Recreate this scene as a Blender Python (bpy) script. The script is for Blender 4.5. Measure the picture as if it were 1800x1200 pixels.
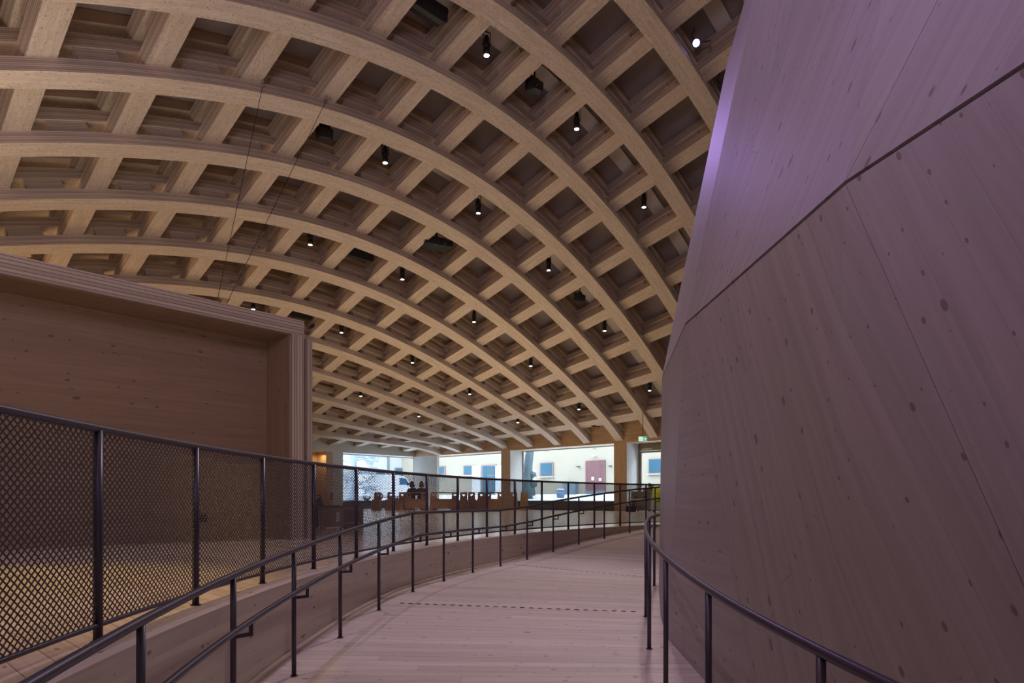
import bpy, bmesh, math, random
from mathutils import Vector, Matrix
random.seed(7)
for o in list(bpy.data.objects): bpy.data.objects.remove(o)
scene = bpy.context.scene
C = scene.collection
PI = math.pi

# ------------------------------------------------------------------ camera, world, exposure
F = 1104.0; CX = 900.0; HY = 874.5; EYE = 0.73
cam_d = bpy.data.cameras.new('camera'); cam = bpy.data.objects.new('camera', cam_d); C.objects.link(cam)
cam.location = (0, 0, EYE); cam.rotation_euler = (PI/2, 0, 0)
cam_d.sensor_width = 36; cam_d.lens = 36*F/1800; cam_d.shift_y = (HY-600)/1800
cam_d.clip_start = 0.05; cam_d.clip_end = 500
scene.camera = cam
scene.view_settings.view_transform = 'Standard'; scene.view_settings.look = 'None'
scene.view_settings.gamma = 1; scene.view_settings.use_curve_mapping = False
scene.view_settings.exposure = 0.0
world = bpy.data.worlds.new('sky'); scene.world = world; world.use_nodes = True
wn = world.node_tree.nodes; wn['Background'].inputs[0].default_value = (0.80, 0.90, 1.0, 1)
wn['Background'].inputs[1].default_value = 10.0

# plan grid of the roof: primary ribs run along VV, secondary ribs along UU
UU = Vector((-1.56531, 1.40258)); VV = Vector((1.30709, 1.44914)); OO = Vector((5.11299, 17.2))
UN = UU.normalized(); VN = VV.normalized()
def plan(p, q, z=0.0):
    return Vector((OO.x+p*UU.x+q*VV.x, OO.y+p*UU.y+q*VV.y, z))
SC = [16.27151, -5.57661, -3.55755, 1.43504, -1.02786, -5.73846, -2.78097, 5.0091, -0.01075, 0.54487, 2.25042, -1.44145, 0.01589, -0.17, -0.01332]
def S(p, q):
    p = min(max(p, -12.0), 13.5)
    A = ((p+12)/15)**2; B = ((q+1.95)/8)**2
    r = 0; k = 0
    for i in range(5):
        for j in range(5-i):
            r += SC[k]*A**i*B**j; k += 1
    return max(r, 3.2)

def light(name, kind, loc, energy, color, target=None, size=None, size_y=None, spot=None, blend=0.6, radius=0.1):
    d = bpy.data.lights.new(name, kind); d.energy = energy; d.color = color
    if kind == 'AREA':
        d.size = size or 1
        if size_y: d.shape = 'RECTANGLE'; d.size_y = size_y
    else: d.shadow_soft_size = radius
    if kind == 'SPOT': d.spot_size = math.radians(spot or 45); d.spot_blend = blend
    o = bpy.data.objects.new(name, d); C.objects.link(o); o.location = loc
    if target is not None:
        o.rotation_euler = (Vector(target)-Vector(loc)).to_track_quat('-Z', 'Y').to_euler()
    return o
WARM = (1.0, 0.66, 0.36); NEUT = (1.0, 0.80, 0.62); PURP = (0.62, 0.32, 1.0); BLUE = (0.18, 0.1, 1.0); PINK = (1.0, 0.5, 0.75)
# unseen fills added on box roof, ledge and hall floor; warm uplight far left
a = plan(2.3, -7.4, 4.0); light('box_roof_fill', 'AREA', a, 120, (1.0, 0.84, 0.74), a+Vector((0.01, 0, 8)), 5, 1.6)
a = plan(-3.0, -9.8, 3.4); light('ledge_fill', 'AREA', a, 140, (1.0, 0.86, 0.90), a+Vector((-3.2, 3.0, 8)), 5, 1.0)
a = plan(8.5, -8.5, 0.9); light('far_left_uplight', 'AREA', a, 560, WARM, a+Vector((9, -1, 6)), 6, 3)
a = plan(5.5, 1.5, 0.35); light('hall_fill', 'AREA', a, 230, (1.0, 0.77, 0.52), a+Vector((0, 0, 8)), 9, 9)
# theatre lamps over the ramp, with two added fills
light('violet_fill', 'AREA', (-1.2, -1.0, 6.0), 260, (0.84, 0.70, 1.0), (1.0, 12.0, 14.0), 2.5, 2.5)  # added soft fill, unseen in mid air, to brighten the ribs
light('ramp_lamp_near', 'SPOT', (-3.2, 3.6, 9.2), 500, (0.78, 0.58, 1.0), (0.2, 3.6, -0.6), spot=48, radius=0.04)
light('ramp_lamp_middle', 'SPOT', (-3.6, 9.5, 9.4), 560, (0.78, 0.59, 1.0), (0.7, 8.5, -0.5), spot=48, radius=0.04)
light('ramp_lamp_far', 'SPOT', (-1.2, 15.2, 9.6), 560, (0.84, 0.68, 1.0), (2.3, 13.0, -0.3), spot=44, radius=0.04)
light('ramp_wash_fill', 'SPOT', (3.4, 15.0, 11.4), 2500, (0.95, 0.82, 0.86), (-1.4, 7.5, 0), spot=46, radius=0.5)  # added neutral fill to brighten the low ramp wall
light('drum_lamp_top', 'SPOT', (-4.6, 4.4, 8.2), 480, (0.42, 0.26, 1.0), (3.2, 2.6, 6.0), spot=60, radius=0.1)
light('drum_lamp_near', 'SPOT', (-4.4, 3.4, 8.0), 380, (0.50, 0.28, 1.0), (2.4, 0.9, 2.6), spot=36, radius=0.1)
light('drum_lamp_side', 'SPOT', plan(1.615, -1.0, 11.4), 900, (0.52, 0.32, 1.0), (2.4, 8.0, 6.5), spot=36, radius=0.1)
light('floor_lamp_left', 'SPOT', (-4.6, 5.6, 7.6), 1200, (1.0, 0.66, 0.17), (-4.3, 4.6, 0), spot=42, radius=0.08)
a = plan(1.7, -8.3, 4.2); light('violet_box_lamp', 'SPOT', a, 500, (0.35, 0.12, 1.0), plan(4.6, -8.6, 9.0), spot=26, radius=0.05)

# ------------------------------------------------------------------ materials
def mat(name):
    m = bpy.data.materials.new(name); m.use_nodes = True
    return m, m.node_tree.nodes, m.node_tree.links, m.node_tree.nodes['Principled BSDF']
def plain(name, col, rough=0.5, metal=0.0, emit=None, es=0.0, noise=0.0, nscale=8.0):
    m, n, l, b = mat(name)
    b.inputs['Base Color'].default_value = (*col, 1); b.inputs['Roughness'].default_value = rough
    b.inputs['Metallic'].default_value = metal
    if noise:
        t = n.new('ShaderNodeTexCoord'); z = n.new('ShaderNodeTexNoise'); z.inputs['Scale'].default_value = nscale; z.inputs['Detail'].default_value = 5
        r = n.new('ShaderNodeMix'); r.data_type = 'RGBA'
        r.inputs[6].default_value = (*[c*(1-noise) for c in col], 1); r.inputs[7].default_value = (*[min(1, c*(1+noise)) for c in col], 1)
        l.new(t.outputs['Object'], z.inputs['Vector']); l.new(z.outputs['Fac'], r.inputs[0]); l.new(r.outputs[2], b.inputs['Base Color'])
    if emit: b.inputs['Emission Color'].default_value = (*emit, 1); b.inputs['Emission Strength'].default_value = es
    return m
def wood(name, c1, c2, rough=0.55, coord='UV', rot=0.0, grain=(1.2, 22.0), board=None, seam=0.006, tint=0.12, knots=None, knot_col=(0.12, 0.07, 0.04), plies=None, spec=0.4, dots=None, figure=0.0, blen=3.1):
    """c1/c2 grain colours; board = plank width in metres across the grain; knots = (scale, radius); plies = laminate pitch in metres"""
    m, n, l, b = mat(name)
    b.inputs['Roughness'].default_value = rough; b.inputs['Specular IOR Level'].default_value = spec
    tc = n.new('ShaderNodeTexCoord'); mp = n.new('ShaderNodeMapping'); mp.inputs['Rotation'].default_value = (0, 0, rot)
    l.new(tc.outputs[coord], mp.inputs[0])
    def math_(op, a, bb=None, c=None):
        x = n.new('ShaderNodeMath'); x.operation = op
        for i, v in enumerate((a, bb, c)):
            if v is None: continue
            if isinstance(v, (int, float)): x.inputs[i].default_value = v
            else: l.new(v, x.inputs[i])
        return x.outputs[0]
    def scaled(sx, sy, off=None):
        s = n.new('ShaderNodeVectorMath'); s.operation = 'MULTIPLY'; s.inputs[1].default_value = (sx, sy, 1)
        l.new(mp.outputs[0], s.inputs[0])
        if off is None: return s.outputs[0]
        a = n.new('ShaderNodeVectorMath'); a.operation = 'ADD'; l.new(s.outputs[0], a.inputs[0]); l.new(off, a.inputs[1]); return a.outputs[0]
    sep = n.new('ShaderNodeSeparateXYZ'); l.new(mp.outputs[0], sep.inputs[0])
    off = None; bid = None
    if board:
        yb = math_('DIVIDE', sep.outputs[1], board); fl = math_('FLOOR', yb)
        xb = math_('DIVIDE', math_('ADD', sep.outputs[0], math_('MULTIPLY', fl, 1.37)), blen); flx = math_('FLOOR', xb)
        cb = n.new('ShaderNodeCombineXYZ'); l.new(math_('MULTIPLY', fl, 7.31), cb.inputs[0]); l.new(math_('MULTIPLY', flx, 3.7), cb.inputs[1]); l.new(fl, cb.inputs[2])
        wnz = n.new('ShaderNodeTexWhiteNoise'); wnz.noise_dimensions = '3D'; l.new(cb.outputs[0], wnz.inputs['Vector']); bid = wnz.outputs['Value']
        off = cb.outputs[0]
    ns = n.new('ShaderNodeTexNoise'); ns.inputs['Scale'].default_value = 1.0; ns.inputs['Detail'].default_value = 6; ns.inputs['Roughness'].default_value = 0.65; ns.inputs['Distortion'].default_value = 0.6
    l.new(scaled(grain[0], grain[1], off), ns.inputs['Vector'])
    r = n.new('ShaderNodeValToRGB'); r.color_ramp.elements[0].position = 0.32; r.color_ramp.elements[1].position = 0.68
    r.color_ramp.elements[0].color = (*c2, 1); r.color_ramp.elements[1].color = (*c1, 1)
    l.new(ns.outputs['Fac'], r.inputs[0]); col = r.outputs[0]
    def mul(col, fac):  # fac socket grey multiplier
        x = n.new('ShaderNodeVectorMath'); x.operation = 'SCALE'; l.new(col, x.inputs[0]); l.new(fac, x.inputs['Scale']); return x.outputs[0]
    def mixc(col, fac, c):
        x = n.new('ShaderNodeMix'); x.data_type = 'RGBA'; l.new(fac, x.inputs[0]); l.new(col, x.inputs[6]); x.inputs[7].default_value = (*c, 1); return x.outputs[2]
    if figure:
        w = n.new('ShaderNodeTexNoise'); w.inputs['Scale'].default_value = 1; w.inputs['Detail'].default_value = 3; w.inputs['Distortion'].default_value = 2.5
        l.new(scaled(0.9, 4.5), w.inputs['Vector'])
        f = math_('SINE', math_('MULTIPLY', w.outputs['Fac'], 60.0))
        col = mul(col, math_('ADD', math_('MULTIPLY', f, figure), 1.0))
    if bid is not None:
        col = mul(col, math_('ADD', math_('MULTIPLY', bid, 2*tint), 1-tint))
        fr = math_('FRACT', yb); e = math_('MINIMUM', fr, math_('SUBTRACT', 1.0, fr))
        sm = math_('LESS_THAN', e, seam/board*0.5)
        frx = math_('FRACT', xb); sx = math_('LESS_THAN', frx, 0.0035/blen)
        col = mixc(col, math_('MULTIPLY', math_('MAXIMUM', sm, sx), 0.75), tuple(x*0.3 for x in c2))
    if knots:
        v = n.new('ShaderNodeTexVoronoi'); v.voronoi_dimensions = '2D'; v.inputs['Scale'].default_value = 1; v.inputs['Randomness'].default_value = 0.8
        l.new(scaled(knots[0]*0.45, knots[0], off), v.inputs['Vector'])
        rr = math_('MULTIPLY', math_('POWER', v.outputs['Color'], 4.0), knots[1]*0.6)
        dd = math_('DIVIDE', v.outputs['Distance'], math_('ADD', rr, 0.004))
        k = n.new('ShaderNodeMapRange'); k.inputs[1].default_value = 0.75; k.inputs[2].default_value = 1.05; k.inputs[3].default_value = 0.75; k.inputs[4].default_value = 0.0
        l.new(dd, k.inputs[0]); col = mixc(col, k.outputs[0], knot_col)
    if dots:
        v = n.new('ShaderNodeTexVoronoi'); v.voronoi_dimensions = '2D'; v.inputs['Scale'].default_value = 1; l.new(scaled(dots[0], dots[0]), v.inputs['Vector'])
        col = mixc(col, math_('MULTIPLY', math_('LESS_THAN', v.outputs['Distance'], dots[1]), 0.8), (0.09, 0.06, 0.05))
    if plies:
        yy = math_('DIVIDE', sep.outputs[1], plies); fy = math_('FRACT', yy); fl2 = math_('FLOOR', yy)
        w2 = n.new('ShaderNodeTexWhiteNoise'); w2.noise_dimensions = '1D'; l.new(fl2, w2.inputs['W'])
        col = mul(col, math_('ADD', math_('MULTIPLY', w2.outputs['Value'], 0.35), 0.80))
        col = mixc(col, math_('MULTIPLY', math_('LESS_THAN', fy, 0.24), 0.8), tuple(x*0.33 for x in c2))
    l.new(col, b.inputs['Base Color'])
    return m

M = {}
M['rib_face'] = wood('birch rib face', (0.74, 0.63, 0.51), (0.58, 0.47, 0.36), grain=(0.9, 12), dots=(5.2, 0.055), figure=0.10)
M['rib_side'] = wood('laminated rib side', (0.66, 0.53, 0.43), (0.52, 0.40, 0.32), grain=(0.8, 50), plies=0.037)
M['fascia'] = wood('plywood fascia', (0.60, 0.42, 0.25), (0.44, 0.29, 0.16), grain=(1.0, 8), figure=0.06, dots=(1.2, 0.02))
M['ply'] = wood('rough spruce plywood', (0.52, 0.37, 0.25), (0.42, 0.29, 0.18), grain=(1.0, 10), figure=0.04)
M['deck'] = plain('grey acoustic ceiling board', (0.42, 0.37, 0.36), 0.95, noise=0.12, nscale=30)
M['strip'] = plain('pale service strip', (0.78, 0.75, 0.70), 0.8, noise=0.04)
M['ramp'] = wood('pine ramp boards', (0.64, 0.55, 0.49), (0.50, 0.41, 0.35), rough=0.42, grain=(1.0, 30), board=0.118, seam=0.004, tint=0.10, knots=(13, 0.42), knot_col=(0.20, 0.10, 0.06))
M['floor'] = wood('pine hall boards', (0.76, 0.65, 0.53), (0.62, 0.50, 0.38), rough=0.22, coord='Object', rot=-math.atan2(UN.y, UN.x), grain=(1.0, 30), board=0.145, seam=0.006, tint=0.10, knots=(10, 0.4), knot_col=(0.25, 0.14, 0.08))
M['wallwood'] = wood('pine wall panel', (0.54, 0.45, 0.39), (0.43, 0.35, 0.30), grain=(0.8, 12), board=0.10, seam=0.0012, tint=0.05, knots=(9, 0.45), blen=60, knot_col=(0.13, 0.07, 0.05))
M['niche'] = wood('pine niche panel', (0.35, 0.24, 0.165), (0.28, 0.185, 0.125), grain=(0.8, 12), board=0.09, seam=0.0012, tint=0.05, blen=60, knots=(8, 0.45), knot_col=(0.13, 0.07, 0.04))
M['boxedge'] = wood('laminated panel edge', (0.62, 0.50, 0.42), (0.46, 0.36, 0.29), grain=(0.8, 40), plies=0.052)
M['drum_up'] = wood('dome panel pine', (0.37, 0.325, 0.31), (0.30, 0.26, 0.245), grain=(0.5, 14), board=0.14, seam=0.0008, tint=0.02, blen=60, knots=(11, 0.42), knot_col=(0.14, 0.09, 0.08))
M['kerb'] = wood('kerb pine', (0.60, 0.48, 0.42), (0.48, 0.36, 0.30), grain=(0.8, 25), knots=(8, 0.4), knot_col=(0.2, 0.1, 0.06))
M['steel'] = plain('dark violet grey lacquered steel', (0.062, 0.052, 0.078), 0.38, 0.3)
M['black'] = plain('matt black', (0.012, 0.012, 0.014), 0.55)
M['blackplastic'] = plain('black plastic', (0.012, 0.012, 0.017), 0.65)
M['pier'] = wood('plywood pier face', (0.58, 0.40, 0.24), (0.46, 0.31, 0.18), grain=(1, 10), dots=(1.5, 0.02))
M['concrete'] = plain('pale reveal board', (0.55, 0.54, 0.52), 0.8, noise=0.10, nscale=3)
M['white'] = plain('white', (0.8, 0.8, 0.8), 0.5)

# ------------------------------------------------------------------ mesh helpers
def link(name, bm, m, parent=None, smooth=False):
    me = bpy.data.meshes.new(name); bm.normal_update(); bm.to_mesh(me); bm.free()
    for x in (m if isinstance(m, (list, tuple)) else [m]): me.materials.append(x)
    if smooth:
        for f in me.polygons: f.use_smooth = True
    o = bpy.data.objects.new(name, me); C.objects.link(o)
    if parent: o.parent = parent
    return o
def thing(name, label, cat, loc=(0, 0, 0), rz=0.0, group=None):
    o = bpy.data.objects.new(name, None); C.objects.link(o); o.location = loc; o.rotation_euler = (0, 0, rz); o.empty_display_size = 0.2
    o['label'] = label; o['category'] = cat
    if group: o['group'] = group
    return o
def tag(o, label, cat, group=None, kind=None):
    o['label'] = label; o['category'] = cat
    if group: o['group'] = group
    if kind: o['kind'] = kind
    return o
def struct(name, bm, m, label=None, smooth=False):
    o = link(name, bm, m, None, smooth); o['kind'] = 'structure'
    if label: o['label'] = label; o['category'] = name.split('_')[0]
    return o
def uvl(bm): return bm.loops.layers.uv.verify()
def quad(bm, vs, uvs=None, mi=0):
    try: f = bm.faces.new(vs)
    except ValueError: return None
    f.material_index = mi
    if uvs:
        L = uvl(bm)
        for lp, uv in zip(f.loops, uvs): lp[L].uv = uv
    return f
def box(bm, x0, y0, z0, x1, y1, z1, mtx=None, mi=0, bev=0.0):
    """axis box with metric UVs (long axis = u)"""
    if x0 > x1: x0, x1 = x1, x0
    if y0 > y1: y0, y1 = y1, y0
    if z0 > z1: z0, z1 = z1, z0
    L = uvl(bm)
    P = [Vector((x, y, z)) for x in (x0, x1) for y in (y0, y1) for z in (z0, z1)]
    V = [bm.verts.new(mtx @ p if mtx else p) for p in P]
    faces = []
    for idx, ax in (((0, 1, 3, 2), (1, 2)), ((4, 6, 7, 5), (1, 2)), ((0, 4, 5, 1), (0, 2)), ((2, 3, 7, 6), (0, 2)), ((0, 2, 6, 4), (0, 1)), ((1, 5, 7, 3), (0, 1))):
        f = bm.faces.new([V[i] for i in idx]); f.material_index = mi
        a, b = ax
        ea = (x1-x0, y1-y0, z1-z0)
        if ea[a] < ea[b]: a, b = b, a
        for lp, i in zip(f.loops, idx): lp[L].uv = (P[i][a], P[i][b])
        faces.append(f)
    if bev: bmesh.ops.bevel(bm, geom=list({e for f in faces for e in f.edges}), offset=bev, segments=2, affect='EDGES', profile=0.6)
def cyl(bm, p0, p1, r0, r1=None, n=12, caps=True, mi=0):
    p0 = Vector(p0); p1 = Vector(p1); r1 = r0 if r1 is None else r1
    d = (p1-p0).normalized(); a = d.orthogonal().normalized(); b = d.cross(a)
    A = []; B = []
    for i in range(n):
        t = 2*PI*i/n; w = a*math.cos(t)+b*math.sin(t)
        A.append(bm.verts.new(p0+w*r0)); B.append(bm.verts.new(p1+w*r1))
    for i in range(n):
        f = bm.faces.new((A[i], A[(i+1) % n], B[(i+1) % n], B[i])); f.smooth = True; f.material_index = mi
    if caps:
        f = bm.faces.new(A[::-1]); f.material_index = mi; f = bm.faces.new(B); f.material_index = mi
def tube(bm, pts, r, n=10, mi=0):
    rings = []
    for i, p in enumerate(pts):
        a = pts[max(i-1, 0)]; b = pts[min(i+1, len(pts)-1)]
        d = (b-a).normalized(); s = d.cross(Vector((0, 0, 1)))
        if s.length < 1e-4: s = Vector((1, 0, 0))
        s.normalize(); u = s.cross(d)
        rr = r[i] if isinstance(r, (list, tuple)) else r
        rings.append([bm.verts.new(p+(s*math.cos(2*PI*k/n)+u*math.sin(2*PI*k/n))*rr) for k in range(n)])
    for a, b in zip(rings, rings[1:]):
        for k in range(n):
            f = bm.faces.new((a[k], a[(k+1) % n], b[(k+1) % n], b[k])); f.smooth = True; f.material_index = mi
    f = bm.faces.new(rings[0][::-1]); f.material_index = mi; f = bm.faces.new(rings[-1]); f.material_index = mi
def fix(bm): bmesh.ops.recalc_face_normals(bm, faces=bm.faces)

# ------------------------------------------------------------------ the hall floor and ramp
DC = Vector((13.75, 4.5))
RF = 15.90; RW = 15.66; RH = 15.40; RD = 12.33
def pol(r, deg, z=0.0):
    a = math.radians(deg)
    return Vector((DC.x-r*math.cos(a), DC.y+r*math.sin(a), z))
RZ = [(-70, -1.60), (0.92, -0.618), (4.95, -0.565), (8.93, -0.505), (12.94, -0.462), (17, -0.467), (26, -0.470), (29.1, -0.450), (33.2, -0.381), (37.2, -0.300), (41.2, -0.223), (45.2, -0.143), (52.6, 0.0), (400, 0.0)]
RT = [(-70, -1.60+0.93), (0.92, 0.334), (4.95, 0.40), (12.94, 0.536), (25, 0.512), (29.1, 0.56), (37.2, 0.745), (45.2, 0.919), (52.6, 1.06), (80, 1.06)]
def lerp_tab(t, x):
    if x <= t[0][0]: return t[0][1]
    for (a, va), (b, vb) in zip(t, t[1:]):
        if x <= b: return va+(vb-va)*(x-a)/(b-a)
    return t[-1][1]
rz = lambda d: lerp_tab(RZ, d)
PMIN, PMAX, QMIN, QMAX = -18.0, 13.35, -10.75, 6.7

def rect_hit(deg, pmin, pmax, qmin, qmax):
    a = math.radians(deg); d = Vector((-math.cos(a), math.sin(a)))
    c = DC-OO; best = 1e9
    cp = c.dot(UN)/UU.length; cq = c.dot(VN)/VV.length; dp = d.dot(UN)/UU.length; dq = d.dot(VN)/VV.length
    for c0, dd, lo, hi in ((cp, dp, pmin, pmax), (cq, dq, qmin, qmax)):
        if abs(dd) > 1e-9:
            t = ((hi if dd > 0 else lo)-c0)/dd
            best = min(best, t)
    return best
bm = bmesh.new(); prev = None
for i in range(361):
    dg = -150+i
    r = rect_hit(dg, PMIN, PMAX+0.65, QMIN-0.6, QMAX+0.70)
    a = bm.verts.new(pol(RW+0.01, dg)); b = bm.verts.new(pol(r, dg))
    if prev: quad(bm, (prev[0], prev[1], b, a))
    prev = (a, b)
prev = None
for i in range(0, 100):
    dg = 52.6+i*1.2
    a = bm.verts.new(pol(12.2, dg)); b = bm.verts.new(pol(RW+0.01, dg))
    if prev: quad(bm, (prev[0], prev[1], b, a))
    prev = (a, b)
fix(bm)
for f in bm.faces:
    if f.normal.z < 0: f.normal_flip()
struct('floor', bm, M['floor'], 'pale pine board floor of the hall beyond the mesh fence')

bm = bmesh.new(); prev = None; arc = 0
n = 245
for i in range(n+1):
    dg = -70+122.6*i/n; z = rz(dg); s = math.radians(dg)*14
    row = [bm.verts.new(pol(r, dg, z)) for r in (12.2, 13.2, 14.4, RW+0.02)]
    rr = (12.2, 13.2, 14.4, RW)
    if prev:
        for k in range(3):
            quad(bm, (prev[0][k], prev[0][k+1], row[k+1], row[k]), ((rr[k], prev[1]), (rr[k+1], prev[1]), (rr[k+1], s), (rr[k], s)))
    prev = (row, s)
struct('floor_ramp', bm, M['ramp'], 'curved pine board ramp rising between the handrails')
def ring_wall(bm, r0, r1, d0, d1, zt, zb, step=1.0, mi=0):
    prev = None; n = int((d1-d0)/step)
    for i in range(n+1):
        dg = d0+(d1-d0)*i/n; s = math.radians(dg)*RF
        a = zt(dg); b = zb(dg)
        row = [bm.verts.new(pol(r0, dg, b)), bm.verts.new(pol(r0, dg, a)), bm.verts.new(pol(r1, dg, a)), bm.verts.new(pol(r1, dg, b))]
        if prev:
            p = prev[1]
            quad(bm, (prev[0][0], prev[0][1], row[1], row[0]), ((p, prev[2]), (p, prev[3]), (s, a), (s, b)), mi)
            quad(bm, (prev[0][1], prev[0][2], row[2], row[1]), ((p, r0), (p, r1), (s, r1), (s, r0)), mi)
            quad(bm, (prev[0][2], prev[0][3], row[3], row[2]), ((p, prev[3]), (p, prev[2]), (s, b), (s, a)), mi)
            quad(bm, (prev[0][3], prev[0][0], row[0], row[3]), None, mi)
        else: quad(bm, row)
        prev = (row, s, b, a)
    quad(bm, prev[0][::-1])
bm = bmesh.new(); ring_wall(bm, RW, RW+0.16, -70, 52.0, lambda d: 0.012, lambda d: rz(d)-0.15); fix(bm)
struct('wall_ramp', bm, M['wallwood'], 'low curved pine retaining wall along the ramp')
bm = bmesh.new(); ring_wall(bm, RW-0.055, RW-0.005, -70, 51.0, lambda d: rz(d)+0.022, lambda d: rz(d)-0.02); fix(bm)
struct('trim_ramp', bm, M['kerb'], 'pine batten at the foot of the ramp wall')
# rows of dark slots let into the ramp boards
def slots(da, db, ra, rb, n, name, label):
    bm = bmesh.new()
    for i in range(n):
        d = da+(db-da)*i/(n-1)
        r = ra+(rb-ra)*i/(n-1); c = pol(r, d, rz(d)+0.003); t = math.radians(d)
        vs = []
        for k in range(12):
            a = 2*PI*k/12; x = 0.018*math.cos(a)+(0.010 if math.cos(a) > 0 else -0.010); y = 0.019*math.sin(a)
            vs.append(bm.verts.new(c+Vector((-math.cos(t)*x+math.sin(t)*y, math.sin(t)*x+math.cos(t)*y, 0))))
        bm.faces.new(vs)
    fix(bm); struct(name, bm, M['black'], label)
slots(10.2, 10.4, 12.65, 15.27, 27, 'trim_1', 'row of dark slots across the ramp, nearer row')
slots(23.2, 26.4, 12.83, 15.3, 25, 'trim_2', 'row of dark slots across the ramp, farther row')

# ------------------------------------------------------------------ mesh fence
fence = thing('mesh_fence', 'dark lacquered steel guard fence with diamond mesh curving along the ramp edge', 'fence', pol(RF, 10))
fo = fence.matrix_basis.translation.copy()
FA0 = -4.77; FST = 3.924; N0 = -3; N1 = 17
def loc_bm(bm, off):
    bmesh.ops.translate(bm, verts=bm.verts, vec=-Vector(off))
bm = bmesh.new(); tube(bm, [pol(RF, FA0+FST*N0+(N1-N0)*FST*i/160, 1.08) for i in range(161)], 0.021, 12); loc_bm(bm, fo); link('top_rail', bm, M['steel'], fence)
bm = bmesh.new(); tube(bm, [pol(RF, FA0+FST*N0+(N1-N0)*FST*i/160, 0.085) for i in range(161)], 0.014, 8); loc_bm(bm, fo); link('bottom_rail', bm, M['steel'], fence)
# posts
bm = bmesh.new(); cyl(bm, (0, 0, 0.0), (0, 0, 1.07), 0.0225, n=14); cyl(bm, (0, 0, 0.0), (0, 0, 0.006), 0.034, n=16)
post_me = link('post', bm, M['steel'], fence)
# one mesh panel, chord between posts
CH = 2*RF*math.sin(math.radians(FST/2))-0.05
bm = bmesh.new()
H0, H1 = 0.095, 1.065; HH = H1-H0; cw, ch_ = 0.0440, 0.0370; st = 0.0064
def strand(x0, z0, x1, z1, y):
    d = Vector((x1-x0, 0, z1-z0)).normalized(); nrm = Vector((-d.z, 0, d.x))*st/2
    vs = []
    for (x, z) in ((x0, z0), (x1, z1)):
        for sy in (-0.0015, 0.0015):
            for sn in (-1, 1): vs.append(bm.verts.new(Vector((x, y+sy, z))+nrm*sn))
    a = vs
    for q_ in ((0, 1, 5, 4), (2, 6, 7, 3), (0, 4, 6, 2), (1, 3, 7, 5)): bm.faces.new([a[i] for i in q_])
sl = ch_/cw
k = -int(HH/ch_)-1
while True:
    x0 = k*cw
    if x0 > CH: break
    # rising strand from (x0, H0) slope sl
    xa, za, xb, zb = x0, H0, x0+HH/sl, H1
    if xa < 0: za += -xa*sl; xa = 0
    if xb > CH: zb -= (xb-CH)*sl; xb = CH
    if xb-xa > 0.005:
        strand(xa-CH/2, za, xb-CH/2, zb, 0.0); strand(CH/2-xa, za, CH/2-xb, zb, 0.002)
    k += 1
fix(bm); panel = link('mesh_panel', bm, M['steel'], fence)
first = True
for i in range(N0, N1+1):
    d = FA0+FST*i; o = post_me if first else post_me.copy()
    if not first: C.objects.link(o); o.parent = fence
    o.location = pol(RF, d)-fo
    if i < N1:
        dm = d+FST/2; o = panel if first else panel.copy()
        if not first: C.objects.link(o); o.parent = fence
        rr = RF*math.cos(math.radians(FST/2)); o.location = pol(rr, dm)-fo
        o.rotation_euler = (0, 0, PI/2-math.radians(dm))
    first = False

# ------------------------------------------------------------------ handrails on the ramp
def rail_obj(name, label, rfun, d0, d1, posts, topf, mid):
    c0 = pol(rfun(posts[0]), posts[0], rz(posts[0]))
    t = thing(name, label, 'handrail', c0)
    n = int(abs(d1-d0)*1.5)
    bm = bmesh.new(); tube(bm, [pol(rfun(d0+(d1-d0)*i/n), d0+(d1-d0)*i/n, topf(d0+(d1-d0)*i/n)) for i in range(n+1)], 0.0205, 12); loc_bm(bm, c0); link('top_rail', bm, M['steel'], t)
    if mid:
        bm = bmesh.new(); tube(bm, [pol(rfun(d)-0.075, d, topf(d)-0.285) for d in [d0+(d1-d0)*i/n for i in range(n+1)]], 0.0185, 12); loc_bm(bm, c0); link('lower_rail', bm, M['steel'], t)
    for d in posts:
        b = pol(rfun(d), d, rz(d)); top = topf(d)-0.015
        bm = bmesh.new(); cyl(bm, (0, 0, 0), (0, 0, top-b.z), 0.0175, n=12); cyl(bm, (0, 0, 0), (0, 0, 0.006), 0.028, n=14)
        o = link('post', bm, M['steel'], t); o.location = b-c0
        if mid:
            dd = d+0.28; zz = topf(d)-0.285
            bm = bmesh.new()
            p1 = pol(rfun(d), d, zz-0.075); p2 = pol(rfun(d)-0.075, dd, zz-0.075)
            ax = (p2-p1); ln = ax.length; ang = math.atan2(ax.y, ax.x)
            mt = Matrix.Translation(p1-c0) @ Matrix.Rotation(ang, 4, 'Z')
            box(bm, 0, -0.006, -0.011, ln+0.011, 0.006, 0.011, mt); box(bm, ln-0.011, -0.006, 0.011, ln+0.011, 0.006, 0.072, mt)
            fix(bm); link('bracket', bm, M['steel'], t)
    return t
lp = [0.92+4.02*i for i in range(-3, 13)]
rail_obj('handrail', 'double steel handrail on the ramp in front of the low curved wall', lambda d: RH, -18, 50.5, lp, lambda d: lerp_tab(RT, d), True)
RR = [(-30, 13.05), (-20, 12.95), (-10.2, 12.85), (-5.3, 12.77), (-0.5, 12.67), (4.2, 12.60), (9.3, 12.52), (14.0, 12.46), (20, 12.5), (60, 12.5)]
def rsm(d): return sum(lerp_tab(RR, d+k) for k in (-3, -1.5, 0, 1.5, 3))/5
rail_obj('handrail', 'single steel handrail on posts close beside the timber dome wall', rsm, -17.5, 40, [-14.9, -10.1, -5.3, -0.5, 4.2, 9.2, 14.1, 19, 24, 29, 34], lambda d: rz(d)+0.95, False)

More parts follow.
